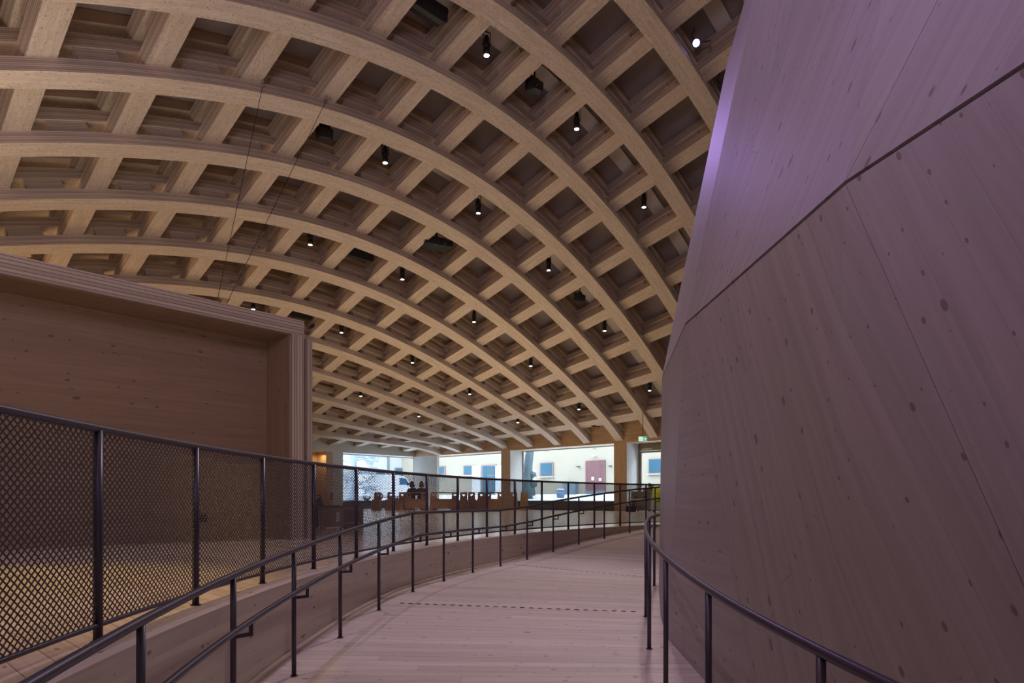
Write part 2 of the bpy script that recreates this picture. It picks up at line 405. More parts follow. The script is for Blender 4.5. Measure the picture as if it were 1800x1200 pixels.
# ------------------------------------------------------------------ the timber dome theatre (faceted drum)
dome = thing('dome_theatre', 'large faceted pine dome building lit violet on the right of the ramp', 'dome building', (DC.x, DC.y, 0))
D3 = Vector((DC.x, DC.y, 0))
step = 360/33
Bang = {0: 6.9, 1: -7.4, 2: -16.5}
def bang(k): return Bang.get(k, (6.9-0+(-k)*11.2) if k < 0 else -16.5-(k-2)*step)
def tang(k): return 3.35-step*k   # k = 0 is the corner seen at the left end of the joint
def uang(k): return 3.0-step*k
def vang(k): return 1.0-step*k
def wang(k): return -2.0-step*k
rings = [(-1.75, 12.43, bang), (2.18, 12.33, tang), (5.75, 11.60, uang), (8.7, 9.75, vang), (11.0, 6.8, wang)]
def panel(P, udir):
    """a thick triangular or kinked four cornered panel P0 P1 (P2) P3, outer face"""
    cen = sum(P, Vector())/len(P); nn = (P[1]-P[0]).cross(P[-1]-P[0]).normalized()
    if nn.dot(cen-Vector((DC.x, DC.y, cen.z))) < 0: nn = -nn
    bm = bmesh.new(); L = uvl(bm); pts = [p+(cen-p).normalized()*0.004 for p in P]; n = len(pts)
    outer = [bm.verts.new(p-D3) for p in pts]; inner = [bm.verts.new(p-nn*0.12-D3) for p in pts]
    ud = (udir-nn*udir.dot(nn)).normalized(); vd = nn.cross(ud)
    for fs in ([(0, 1, 2)] if n == 3 else [(0, 1, 3), (3, 1, 2)]):
        bm.faces.new([outer[k] for k in fs]); bm.faces.new([inner[k] for k in fs[::-1]])
    for k in range(n): bm.faces.new((outer[k], outer[(k+1) % n], inner[(k+1) % n], inner[k]))
    for f in bm.faces:
        for lp in f.loops: lp[L].uv = (lp.vert.co.dot(ud)+cen.x*3.1, lp.vert.co.dot(vd)+cen.y*1.7)
    fix(bm); return bm
for r in range(4):
    z0, R0, a0 = rings[r]; z1, R1, a1 = rings[r+1]
    rest = bmesh.new()
    for k in range(-9, 24):
        if r == 0:   # top edge T, base edge B; panels lean back along the ramp
            g = Vector((0, 0, 0.014))
            T0, T1 = pol(R1, a1(k), z1)-g, pol(R1, a1(k+1), z1)-g; L0, L1, L2 = pol(R0, a0(k), z0), pol(R0, a0(k+1), z0), pol(R0, a0(k+2), z0)
        else:
            T0, T1 = pol(R0, a0(k), z0), pol(R0, a0(k+1), z0); L0, L1, L2 = pol(R1, a1(k), z1), pol(R1, a1(k+1), z1), pol(R1, a1(k+2), z1)
        if k == -1: items = [([T0, L1-(L1-L0)*0.0, T1], L1-T0), ([T1, L1, L2], L2-L1 if r == 0 else L1-T1)]
        else: items = [([T0, L1, L2, T1], L1-T0)]
        for P, dr in items:
            b = panel(P, dr)
            if -7 <= k <= 3: link('timber_panel', b, M['drum_up'], dome)
            else:
                me = bpy.data.meshes.new('t'); b.to_mesh(me); b.free(); rest.from_mesh(me); bpy.data.meshes.remove(me)
    o = link('rear_panels', rest, M['drum_up'], dome)
# dark backing seen through the joints
bm = bmesh.new(); prev = None
prof = [(-1.7, 12.15), (2.1, 12.05), (2.25, 12.04), (5.6, 11.28), (8.4, 9.4), (10.8, 6.3), (11.6, 0.05)]
for i in range(67):
    dg = 360*i/66; row = [bm.verts.new(pol(r, dg, z)-D3) for z, r in prof]
    if prev:
        for k in range(len(prof)-1): quad(bm, (prev[k], prev[k+1], row[k+1], row[k]))
    prev = row
fix(bm); link('dark_backing', bm, M['black'], dome)
# roof cap
bm = bmesh.new(); prev = None
for i in range(34):
    dg = -2.0-step*i; a = bm.verts.new(pol(6.82, dg, 11.02)-D3); b = bm.verts.new(Vector((0, 0, 11.9)))
    if prev: quad(bm, (prev, a, b))
    prev = a
fix(bm); link('roof_cap', bm, M['drum_up'], dome)

# ------------------------------------------------------------------ roof: crossing laminated ribs and the boarded shell above
TH = 0.26; WP = 0.228; WQ = 0.245
def nrm(p, q):
    e = 0.05
    a = plan(p+e, q, S(p+e, q))-plan(p-e, q, S(p-e, q)); b = plan(p, q+e, S(p, q+e))-plan(p, q-e, S(p, q-e))
    n = a.cross(b).normalized()
    return n if n.z > 0 else -n
def at(p, q, h):
    """point h above the springing surface of the roof, measured square to it"""
    return plan(p, q, S(p, q))+nrm(p, q)*h
def rib_layer(fixed, a0, a1, primary, off, w, tilt=1.0, seg=4, origin=Vector((0, 0, 0))):
    bm = bmesh.new(); n = max(2, int(round((a1-a0)*seg))); prev = None; s = 0; last = None
    for i in range(n+1):
        t = a0+(a1-a0)*i/n
        ends = [(fixed, t), (fixed+w, t)] if primary else [(t, fixed), (t, fixed+w)]
        c = at((ends[0][0]+ends[1][0])/2, (ends[0][1]+ends[1][1])/2, off)
        if last is not None: s += (c-last).length
        last = c
        row = [bm.verts.new(at(*ends[0], off)-origin), bm.verts.new(at(*ends[1], off)-origin), bm.verts.new(at(*ends[1], off+TH)-origin), bm.verts.new(at(*ends[0], off+TH)-origin)]
        if prev:
            pr, ps = prev
            wv = 0.48
            quad(bm, (pr[0], pr[1], row[1], row[0]), ((ps, 0), (ps, wv), (s, wv), (s, 0)), 0)
            quad(bm, (pr[1], pr[2], row[2], row[1]), ((ps, 0), (ps, TH), (s, TH), (s, 0)), 1)
            quad(bm, (pr[2], pr[3], row[3], row[2]), ((ps, 0), (ps, wv), (s, wv), (s, 0)), 0)
            quad(bm, (pr[3], pr[0], row[0], row[3]), ((ps, TH), (ps, 0), (s, 0), (s, TH)), 1)
        else: quad(bm, row, None, 1)
        prev = (row, s)
    quad(bm, prev[0][::-1], None, 1); fix(bm)
    # shift the texture so that no two ribs look the same
    L = uvl(bm); ox = random.uniform(0, 40)
    for f in bm.faces:
        for lp in f.loops: lp[L].uv = (lp[L].uv.x+ox, lp[L].uv.y)
    return bm
bm = bmesh.new(); box(bm, -0.39, -0.185, -TH/2, 0.39, 0.185, TH/2)
me_block = bpy.data.meshes.new('spacer_block'); bm.to_mesh(me_block); bm.free(); me_block.materials.append(M['rib_side'])
def block(parent, org, p, q, off, primary):
    o = bpy.data.objects.new('spacer_block', me_block); C.objects.link(o); o.parent = parent
    n = nrm(p, q); e = 0.1
    t = (at(p, q+e, 0)-at(p, q-e, 0)) if primary else (at(p+e, q, 0)-at(p-e, q, 0))
    t.normalize(); s_ = n.cross(t).normalized()
    m = Matrix(((t.x, s_.x, n.x), (t.y, s_.y, n.y), (t.z, s_.z, n.z)))
    o.matrix_basis = Matrix.Translation(at(p, q, off+TH/2)-org) @ m.to_4x4()
    return o
ORD = ['first', 'second', 'third', 'fourth', 'fifth', 'sixth', 'seventh', 'eighth', 'ninth', 'tenth', 'eleventh', 'twelfth', 'thirteenth', 'fourteenth', 'fifteenth', 'sixteenth', 'seventeenth', 'eighteenth', 'nineteenth']
QA, QB = -10.7, 6.72
for p in range(-6, 13):
    org = plan(p+WP/2, -2, S(p, -2))
    if p >= -1: lab = 'long curved roof rib falling to the right, %s counting from the far corner column' % ORD[12-p]
    else: lab = 'curved laminated roof rib behind the ramp, %s past the topmost one in view' % ORD[-2-p]
    t = thing('primary_rib', lab, 'roof beam', org, 0, 'long roof ribs ending on the window wall')
    for nm, off in (('lower_layer', -TH), ('middle_layer', TH), ('upper_layer', 3*TH)):
        link(nm, rib_layer(p, QA, QB, True, off, WP, origin=org), (M['rib_face'], M['ply'] if nm == 'upper_layer' else M['rib_side']), t)
    if p >= -2:
        for q in range(-9, 7):
            qq = q+0.62
            if qq > 6.4: continue
            x = plan(p, qq); 
            if x.y < 3 or abs(x.x/x.y) > 1.0: continue
            block(t, org, p+WP/2-0.01, qq, 0, True)
for q in range(-11, 7):
    org = plan(1, q+WQ/2, S(1, q)+TH)
    lab = 'crossing roof rib laid over the long ribs, %s from the window wall' % ORD[6-q]
    t = thing('secondary_rib', lab, 'roof beam', org, 0, 'crossing roof ribs laid over the long ribs')
    for nm, off in (('lower_layer', 0), ('upper_layer', 2*TH)):
        link(nm, rib_layer(q, -8, 13.3, False, off, WQ, origin=org), (M['rib_face'], M['rib_side']), t)
    for p in range(-2, 12):
        x = plan(p+0.6, q)
        if q < -9 or x.y < 3 or abs(x.x/x.y) > 1.0: continue
        block(t, org, p+0.62, q+WQ/2, TH, False)
# boarded shell above the ribs
def shell(off, thick, pa, pb, qa, qb, name, m, label):
    bm = bmesh.new(); n = int((pb-pa)*2); k = int((qb-qa)*2)
    V = {}
    for i in range(n+1):
        for j in range(k+1):
            p = pa+(pb-pa)*i/n; q = qa+(qb-qa)*j/k
            for s, o_ in ((0, off), (1, off+thick)): V[i, j, s] = bm.verts.new(at(p, q, o_))
    for i in range(n):
        for j in range(k):
            for s in (0, 1): bm.faces.new((V[i, j, s], V[i+1, j, s], V[i+1, j+1, s], V[i, j+1, s]))
    fix(bm); return struct(name, bm, m, label)
shell(4*TH+0.02, 0.12, PMIN, PMAX+0.6, QMIN-0.6, QMAX+0.65, 'ceiling', M['deck'], 'dark boarded shell of the roof above the ribs')
# pale service strips running above the ribs in every other row
for k, pc in enumerate((-0.385, 1.615, 3.615, 5.615, 7.615, 9.615)):
    bm = bmesh.new(); prev = None
    for i in range(61):
        q = -9+15.5*i/60; w = 0.10
        row = [bm.verts.new(at(pc-w+dx, q, 4*TH-0.10+dz)) for dx, dz in ((0, 0), (2*w, 0), (2*w, 0.05), (0, 0.05))]
        if prev:
            for a, b in ((0, 1), (1, 2), (2, 3), (3, 0)): quad(bm, (prev[a], prev[b], row[b], row[a]))
        prev = row
    fix(bm); o = link('service_strip', bm, M['strip'])
    tag(o, 'pale service strip under the roof shell, %s one counting up from the far corner' % ORD[5-k], 'ceiling strip', 'service strips between the ribs')

# ------------------------------------------------------------------ walls of the hall
LZ = 3.70      # lintel height
def p_at(x, q=QMAX):   # plan p of image column x on the line q
    a, b, c, d, e = -26.7162548, 159.420423, 1226.99373, 0.0815454511, 0.0842525227
    return (x*(e*q+1)-b*q-c)/(a-x*d)
def q_at(x, p=PMAX):
    a, b, c, d, e = -26.7162548, 159.420423, 1226.99373, 0.0815454511, 0.0842525227
    return (x*(d*p+1)-a*p-c)/(b-x*e)
MU = Matrix(((UN.x, VN.x, 0, 0), (UN.y, VN.y, 0, 0), (0, 0, 1, 0), (0, 0, 0, 1)))  # local x along UU, y along VV
def slab(bm, p0, p1, q0, q1, z0, z1):   # prism in plan coordinates, flat top
    o = plan(p0, q0)
    box(bm, 0, 0, z0, (p1-p0)*UU.length, (q1-q0)*VV.length, z1, Matrix.Translation((o.x, o.y, 0)) @ MU)
RD_ = 1.25/VV.length; RDp = 1.25/UU.length
def fascia(bm, along_p, fixed, thick, a0, a1, z0, up=True):
    n = 40; prev = None
    for i in range(n+1):
        t = a0+(a1-a0)*i/n
        A = (t, fixed) if along_p else (fixed, t); B = (t, fixed+thick) if along_p else (fixed+thick, t)
        zt = S(*A)+5*TH+0.05
        row = [bm.verts.new(plan(*A, z0)), bm.verts.new(plan(*A, zt)), bm.verts.new(plan(*B, zt)), bm.verts.new(plan(*B, z0))]
        s = t*(UU.length if along_p else VV.length)
        if prev:
            ps, pz = prev[1], prev[2]
            quad(bm, (prev[0][0], prev[0][1], row[1], row[0]), ((ps, z0), (ps, pz), (s, zt), (s, z0)))
            quad(bm, (prev[0][2], prev[0][3], row[3], row[2])); quad(bm, (prev[0][3], prev[0][0], row[0], row[3])); quad(bm, (prev[0][1], prev[0][2], row[2], row[1]))
        else: quad(bm, row)
        prev = (row, s, zt)
    quad(bm, prev[0][::-1]); fix(bm)
bm = bmesh.new(); fascia(bm, True, QMAX, RD_, PMIN, PMAX+RDp, LZ)
struct('wall_right', bm, M['fascia'], 'plywood fascia above the long window wall where the ribs land')
bm = bmesh.new(); fascia(bm, False, PMAX, RDp, -4.0, QMAX, LZ)
M['palewood'] = plain('pale grey lintel board', (0.56, 0.52, 0.47), 0.8, noise=0.08, nscale=2)
struct('wall_far', bm, M['palewood'], 'pale plywood wall above the far left window')
pL = p_at(0)  # unused guard
piers = []
def pier(p0, p1, q0, q1, label):
    bm = bmesh.new(); slab(bm, p0, p1, q0, q1, 0, LZ)
    o = struct('trim_pier', bm, M['pier'], label)
    return o
x2 = [(881, 897, 'plywood pier between the two long windows'), (1078.5, 1101, 'wide plywood pier left of the exit door')]
for xa, xb, lb in x2:
    pa, pb = sorted((p_at(xa), p_at(xb)))
    bm = bmesh.new(); slab(bm, pa, pb, QMAX, QMAX+RD_, 0, LZ)
    for f in bm.faces:
        n_ = f.normal
    bm.normal_update()
    for f in bm.faces:
        if abs(f.normal.dot(Vector((UN.x, UN.y, 0)))) > 0.7: f.material_index = 1
    struct('trim_%d' % (len(piers)+3), bm, (M['pier'], M['concrete']), lb); piers.append(o)
# corner column
pc0 = p_at(768); qc0 = q_at(738)
bm = bmesh.new(); slab(bm, pc0, PMAX+0.12, QMAX, QMAX+0.12, 0, LZ); slab(bm, PMAX, PMAX+0.12, qc0, QMAX, 0, LZ)
struct('trim_5', bm, M['concrete'], 'pale grey corner column of the hall')
# solid parts of the far wall left of the window
q604 = q_at(604); q586 = q_at(586.5); q574 = q_at(574.5); q549 = q_at(549)
bm = bmesh.new(); slab(bm, PMAX, PMAX+RDp, q586, q604, 0, LZ); struct('trim_6', bm, M['concrete'], 'pale grey pier left of the far window')
bm = bmesh.new(); slab(bm, PMAX, PMAX+RDp, q574, q586, 0, LZ); struct('trim_7', bm, M['pier'], 'orange timber post beside the lit doorway')
bm = bmesh.new(); slab(bm, PMAX, PMAX+RDp, QMIN, q549, 0, LZ); fascia(bm, False, PMAX, RDp, QMIN, -4.0, LZ); struct('wall_far_left', bm, M['fascia'], 'plywood wall hidden behind the timber box')
bm = bmesh.new(); slab(bm, PMAX+0.5, PMAX+0.56, q549, q574, 0, LZ); struct('wall_niche', bm, M['fascia'], 'warm lit plywood back of the far doorway')
# closing walls left, behind and right
bm = bmesh.new(); slab(bm, PMIN, PMAX, QMIN-0.1, QMIN, -2, 6.0); struct('wall_left', bm, M['fascia'], 'plywood wall on the left side of the hall')
bm = bmesh.new(); slab(bm, PMIN-0.1, PMIN, QMIN, QMAX+0.6, -2, 16); struct('wall_back', bm, M['fascia'], 'plywood wall behind the camera')
bm = bmesh.new(); slab(bm, PMIN, 0.2, QMAX, QMAX+0.3, -1, LZ); struct('wall_right_near', bm, M['fascia'], 'plywood wall hidden behind the dome')
l_ = light('doorway_lamp', 'AREA', plan(PMAX+0.12, (q549+q574)/2, 3.5), 14, (1.0, 0.72, 0.38), plan(PMAX+0.2, (q549+q574)/2, 0), 0.8, 0.5)

# ------------------------------------------------------------------ the timber box on the left
PB = 1.21; QBX = -5.30; BT = 3.88; DP = 0.87/UU.length; PD = PB+2.4/UU.length
box_t = thing('timber_box', 'big open fronted laminated timber box with a recessed niche on the left', 'timber box', plan(PB, QBX))
bo = plan(PB, QBX)
def part_slab(name, m, p0, p1, q0, q1, z0, z1):
    bm = bmesh.new(); o = plan(p0, q0)-bo
    box(bm, 0, 0, z0, (p1-p0)*UU.length, (q1-q0)*VV.length, z1, Matrix.Translation((o.x, o.y, 0)) @ MU)
    fix(bm); return link(name, bm, m, box_t)
jw = 0.25/VV.length
part_slab('roof_slab', (M['boxedge']), PB, PD, -10.7, QBX, BT-0.27, BT)
part_slab('jamb', M['boxedge'], PB, PD, QBX-jw, QBX, 0, BT-0.27)
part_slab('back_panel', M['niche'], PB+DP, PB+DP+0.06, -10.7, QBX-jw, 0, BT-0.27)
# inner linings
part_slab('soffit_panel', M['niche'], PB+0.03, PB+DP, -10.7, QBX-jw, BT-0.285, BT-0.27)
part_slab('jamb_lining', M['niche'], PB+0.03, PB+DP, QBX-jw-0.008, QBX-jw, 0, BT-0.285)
tr = link('corner_trim', (lambda b: (slab(b, PB-0.01, PB+0.035, QBX+0.02, QBX+0.075, 0, BT-0.3), loc_bm(b, bo), b)[2])(bmesh.new()), M['boxedge'], box_t)

# ------------------------------------------------------------------ outside: snow ground, facing building
GQ = 12.1
bm = bmesh.new()
slab(bm, -20, 34, QMAX+RD_+0.05, 40, -0.6, 0.50); slab(bm, PMAX+RDp+0.05, 34, -14, QMAX+RD_+0.05, -0.6, 0.50)
M['snow'] = plain('snow', (0.62, 0.66, 0.72), 0.8, noise=0.03, nscale=2)
struct('floor_outside', bm, M['snow'], 'snow covered yard outside the windows')
def ground(q): return 0.5+0.52*min(1, max(0, (q-QMAX-1.0)/(GQ-QMAX-1.0)))
bm = bmesh.new(); V = {}
for i in range(81):
    for j in range(13):
        p = -8+26*i/80; q = QMAX+1.0+(GQ-QMAX-1.0)*j/12
        V[i, j] = bm.verts.new(plan(p, q, ground(q)-0.01+0.05*math.sin(p*3.1+q*2)*math.sin(q*4)*(0 < j < 12)+(0.0 if j else -0.05)))
for i in range(80):
    for j in range(12): f = bm.faces.new((V[i, j], V[i+1, j], V[i+1, j+1], V[i, j+1])); f.smooth = True
fix(bm)
for f in bm.faces:
    if f.normal.z < 0: f.normal_flip()
struct('floor_snow_bank', bm, M['snow'], 'snow bank rising towards the facing building')
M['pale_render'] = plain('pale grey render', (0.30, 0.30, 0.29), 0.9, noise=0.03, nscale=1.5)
M['render'] = plain('darkened cream render', (0.245, 0.215, 0.165), 0.9, noise=0.04, nscale=1.5)  # cream wall colour darkened evenly to offset the bright sky
bld = thing('facing_building', 'long cream rendered building with a red door seen through the windows', 'building', plan(4, GQ, 0.5))
bb = plan(4, GQ, 0.5)
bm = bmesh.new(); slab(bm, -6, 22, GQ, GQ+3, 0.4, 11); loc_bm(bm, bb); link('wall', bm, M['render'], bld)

# sources of the hall's own daylight are the windows above

# ================================================================== fixtures in the roof
M['lens'] = plain('lit lamp lens', (1, 1, 1), 0.3, emit=(1.0, 0.95, 0.85), es=14)
M['lens_blue'] = plain('lit blue lamp lens', (0.6, 0.6, 1), 0.3, emit=(0.30, 0.28, 1.0), es=7)
M['glow_orange'] = plain('orange marker', (0.8, 0.4, 0.02), 0.5)
M['metal'] = plain('bare metal', (0.5, 0.5, 0.5), 0.35, 0.9)
def spotlight_proto(label, loc):
    t = thing('spotlight', label, 'ceiling spotlight', loc, 0, 'black spotlights hanging between the ribs')
    bm = bmesh.new(); cyl(bm, (0, 0, 0.0), (0, 0, 0.16), 0.085, 0.085, 18); cyl(bm, (0, 0, 0.16), (0, 0, 0.44), 0.075, 0.07, 18); cyl(bm, (0, 0, 0.44), (0, 0, 0.50), 0.07, 0.045, 18)
    for z in (0.20, 0.24, 0.28): cyl(bm, (0, 0, z), (0, 0, z+0.015), 0.086, 0.086, 18)
    link('body', bm, M['black'], t)
    bm = bmesh.new(); cyl(bm, (0, 0, -0.004), (0, 0, 0.004), 0.068, n=18); link('lens', bm, M['lens'], t)
    bm = bmesh.new(); 
    for sx in (-1, 1): box(bm, sx*0.098-0.006, -0.018, 0.22, sx*0.098+0.006, 0.018, 0.60)
    box(bm, -0.104, -0.018, 0.588, 0.104, 0.018, 0.60); link('yoke', bm, M['black'], t)
    bm = bmesh.new(); cyl(bm, (0, 0, 0.60), (0, 0, 1.0), 0.014, n=8); box(bm, -0.05, -0.05, 0.84, 0.05, 0.05, 0.90); link('hanger', bm, M['black'], t)
    bm = bmesh.new(); tube(bm, [Vector((-0.03-0.09*math.sin(i/10*PI), 0.03, 0.48+0.42*i/10)) for i in range(11)], 0.008, 6); link('cable', bm, M['black'], t)
    return t
def copy_tree(src, loc, rz, label):
    r = src.copy(); C.objects.link(r); r.location = loc; r.rotation_euler = (0, 0, rz); r['label'] = label
    for ch in list(src.children):
        c = ch.copy(); C.objects.link(c); c.parent = r
        for g in ch.children:
            d = g.copy(); C.objects.link(d); d.parent = c
    return r
ROWN = {1.615: 'top lamp row', 3.615: 'second lamp row from the top', 5.615: 'third lamp row from the top', 7.615: 'fourth lamp row from the top', 9.615: 'lowest lamp row'}
spots = [(1.615, (-2.47, -0.5, 1.5)), (3.615, (-2.47, -0.47, 1.51, 3.5, 5.48)), (5.615, (-2.47, -0.45, 1.55, 3.5, 5.5)), (7.615, (-2.46, -0.45, 1.55, 3.51, 5.46)), (9.615, (1.54, 3.54))]
proto = None
for pc, qs in spots:
    for i, q in enumerate(qs):
        c = plan(pc, q, S(pc, q)+0.02)
        lb = 'black spotlight with lit lens, %s along the %s' % (ORD[i], ROWN[pc])
        rz_ = random.uniform(-0.6, 0.6)
        if proto is None: proto = spotlight_proto(lb, c); proto.rotation_euler[2] = rz_
        else: copy_tree(proto, c, rz_, lb)
        light('spotlight_beam', 'SPOT', c-Vector((0, 0, 0.02)), 440, (1.0, 0.84, 0.66), c-Vector((0, 0, 5)), spot=50, radius=0.06)
# two wash lamps clamped to the rib nearest the dome
for i, (q, lens, lb) in enumerate(((-0.30, True, 'black wash lamp glowing blue clamped high on a rib beside the dome'), (0.53, False, 'dark unlit wash lamp half hidden behind the dome edge'))):
    c = plan(-0.1, q, S(-0.1, q)+0.16)
    t = thing('wash_lamp', lb, 'stage lamp', c)
    tgt = Vector((3.2, 6.0, 5.0)); rot = (tgt-c).to_track_quat('-Z', 'Y').to_euler() if not lens else (Vector((1.2, 1.5, 2))-c).to_track_quat('-Z', 'Y').to_euler()
    t.rotation_euler = rot
    bm = bmesh.new(); cyl(bm, (0, 0, 0), (0, 0, 0.12), 0.115, 0.11, 20); cyl(bm, (0, 0, 0.12), (0, 0, 0.26), 0.10, 0.07, 20); link('body', bm, M['black'], t)
    bm = bmesh.new(); cyl(bm, (0, 0, -0.006), (0, 0, 0.002), 0.09, n=20); link('lens', bm, M['lens_blue'] if lens else M['black'], t)
    bm = bmesh.new()
    box(bm, -0.36, -0.016, 0.02, -0.115, 0.016, 0.035); box(bm, -0.36, -0.016, 0.16, -0.115, 0.016, 0.175); box(bm, -0.375, -0.016, 0.02, -0.36, 0.016, 0.175); link('yoke', bm, M['black'], t)
    bm = bmesh.new(); tube(bm, [Vector((0.02+0.12*math.sin(k/12*PI)*(1-k/14), 0.08+0.25*k/12, 0.26+0.5*k/12)) for k in range(13)], 0.01, 6); link('cable', bm, M['black'], t)
# loudspeakers
def speaker(p, q, h, big, lb, rz_=0.0):
    c = plan(p, q, S(p, q)+h); t = thing('loudspeaker', lb, 'loudspeaker', c-Vector((0, 0, 0.16)), rz_, 'black loudspeakers hanging between the ribs'); t.scale = (1.2, 1.2, 1.2)
    bm = bmesh.new()
    if big: P = [(-0.42, -0.16, 0.0), (0.42, -0.16, 0.0), (0.42, 0.20, 0.10), (-0.42, 0.20, 0.10), (-0.42, -0.20, 0.26), (0.42, -0.20, 0.26), (0.42, 0.16, 0.40), (-0.42, 0.16, 0.40)]
    else: P = [(-0.16, -0.11, 0.0), (0.16, -0.11, 0.0), (0.19, 0.15, 0.03), (-0.19, 0.15, 0.03), (-0.16, -0.15, 0.22), (0.16, -0.15, 0.22), (0.19, 0.13, 0.32), (-0.19, 0.13, 0.32)]
    V = [bm.verts.new(x) for x in P]
    for f in ((0, 3, 2, 1), (4, 5, 6, 7), (0, 1, 5, 4), (1, 2, 6, 5), (2, 3, 7, 6), (3, 0, 4, 7)): bm.faces.new([V[i] for i in f])
    bmesh.ops.bevel(bm, geom=bm.edges[:], offset=0.02, segments=2, affect='EDGES'); fix(bm); link('cabinet', bm, M['blackplastic'], t)
    bm = bmesh.new(); w = 0.34 if big else 0.11
    box(bm, -w, -0.135, -0.006, w, -0.02, 0.004, Matrix.Translation((0, 0.0, 0.006))); link('grille', bm, M['black'], t)
    bm = bmesh.new(); cyl(bm, (0, 0, 0.30), (0, 0, (4*TH-h+0.1)/1.2), 0.018, n=8); box(bm, -0.12, -0.015, 0.31, 0.12, 0.015, 0.35); link('bracket', bm, M['black'], t)
    bm = bmesh.new(); cyl(bm, (-0.6*w, -0.15, 0.06), (-0.6*w, -0.165, 0.06), 0.008, n=8); link('logo_badge', bm, M['metal'], t)
speaker(1.615, -3.5, 0.24, True, 'large black loudspeaker at the top edge of the picture', 0.75)
speaker(1.615, -1.5, 0.15, False, 'small black loudspeaker between the two upper lit spotlights', 0.7)
speaker(3.615, -3.5, 0.22, False, 'small black loudspeaker just right of the hanging wires', 0.5)
speaker(3.615, 2.57, 0.22, False, 'small black loudspeaker low on the right between two spotlights', 0.9)
speaker(5.615, -1.47, 0.22, True, 'large black loudspeaker left of the ceiling projector', 0.75)
speaker(7.615, -1.47, 0.22, True, 'black loudspeaker just above the corner of the timber box', 0.75)
speaker(5.615, 6.30, 0.20, False, 'black loudspeaker up against the fascia over the window wall', 0.75)
# projector
pj = plan(4.615, -0.5, S(4.615, -0.5)-0.02); t = thing('projector', 'black video projector hanging from a pole in the middle of the roof', 'projector', pj, 0.45)
bm = bmesh.new(); box(bm, -0.52, -0.32, 0.02, 0.52, 0.32, 0.25, bev=0.04); link('body', bm, M['blackplastic'], t)
bm = bmesh.new(); cyl(bm, (0.2, -0.30, 0.14), (0.2, -0.44, 0.13), 0.09, 0.08, 18); link('lens', bm, M['black'], t)
bm = bmesh.new(); box(bm, -0.3, -0.2, 0.30, 0.3, 0.2, 0.33); cyl(bm, (0, 0, 0.3), (0, 0, 4*TH), 0.04, n=12)
for sx in (-0.25, 0.25):
    for sy in (-0.15, 0.15): cyl(bm, (sx, sy, 0.24), (sx, sy, 0.33), 0.012, n=8)
link('ceiling_mount', bm, M['black'], t)
bm = bmesh.new(); cyl(bm, (-0.1, -0.26, 0.022), (-0.1, -0.26, 0.012), 0.02, n=10); link('marker_dot', bm, M['glow_orange'], t)
# thin wires hanging from the ribs behind the timber box
for (p, q, top, bot, lb) in ((2.97, -4.77, None, plan(2.7, -5.5, 3.9), 'thin straight hanging wire, the left of two'), (2.97, -3.93, None, plan(3.2, -5.35, 3.9), 'thin slanting hanging wire, the right of two')):
    a_ = at(2.97, q, -0.10); t = thing('hanging_wire', lb, 'wire', a_)
    bm = bmesh.new(); cyl(bm, (0, 0, 0), bot-a_, 0.0065, n=6); link('wire', bm, M['black'], t)
    bm = bmesh.new(); box(bm, -0.03, -0.05, -0.02, 0.03, 0.03, 0.10); cyl(bm, (0, -0.05, -0.03), (0, -0.03, -0.03), 0.035, n=12); link('clamp', bm, M['metal'], t)
# ================================================================== small things on the timber box and the walls
q_ = QBX-jw-0.55; c = plan(PB+DP-0.004, -6.02, 0.39)
t = thing('wall_socket', 'square black double socket low on the back of the timber box', 'socket', c, math.atan2(VN.y, VN.x))
bm = bmesh.new(); box(bm, -0.075, -0.0, -0.075, 0.075, 0.015, 0.075, bev=0.006); bmesh.ops.translate(bm, verts=bm.verts, vec=(0, -0.0, 0)); link('plate', bm, M['blackplastic'], t)
bm = bmesh.new()
for sx in (-0.035, 0.035): cyl(bm, (sx, 0.016, 0), (sx, 0.02, 0), 0.022, n=14)
link('outlet', bm, M['black'], t)
c = plan(PB-0.02, QBX+0.06, BT-0.08); t = thing('security_camera', 'tiny black camera on the top corner of the timber box', 'camera', c)
bm = bmesh.new(); cyl(bm, (0, 0, 0), (0.05, -0.08, 0.0), 0.035, n=12); link('body', bm, M['black'], t)
bm = bmesh.new(); cyl(bm, (0, 0, 0), (-0.06, 0.04, -0.02), 0.014, n=8); link('bracket', bm, M['black'], t)

# ================================================================== windows, exit door, exit sign
m, n, l, b = mat('window glass')
n.remove(b); tr_ = n.new('ShaderNodeBsdfTransparent'); tr_.inputs[0].default_value = (0.93, 0.97, 1.0, 1); gl = n.new('ShaderNodeBsdfGlossy'); gl.inputs['Roughness'].default_value = 0.0
fr_ = n.new('ShaderNodeFresnel'); fr_.inputs[0].default_value = 1.45; mx = n.new('ShaderNodeMixShader')
geo = n.new('ShaderNodeNewGeometry'); ml = n.new('ShaderNodeMath'); ml.operation = 'MULTIPLY'; iv = n.new('ShaderNodeMath'); iv.operation = 'SUBTRACT'; iv.inputs[0].default_value = 1
l.new(geo.outputs['Backfacing'], iv.inputs[1]); l.new(iv.outputs[0], ml.inputs[1]); l.new(fr_.outputs[0], ml.inputs[0]); l.new(ml.outputs[0], mx.inputs[0]); l.new(tr_.outputs[0], mx.inputs[1]); l.new(gl.outputs[0], mx.inputs[2]); l.new(mx.outputs[0], n['Material Output'].inputs['Surface'])
M['glass'] = m
M['frame'] = plain('dark bronze window frame', (0.09, 0.08, 0.07), 0.5)
M['convector'] = plain('dark olive brown convector casing', (0.085, 0.078, 0.062), 0.6)
M['convector_top'] = plain('ribbed grille', (0.16, 0.15, 0.13), 0.5)
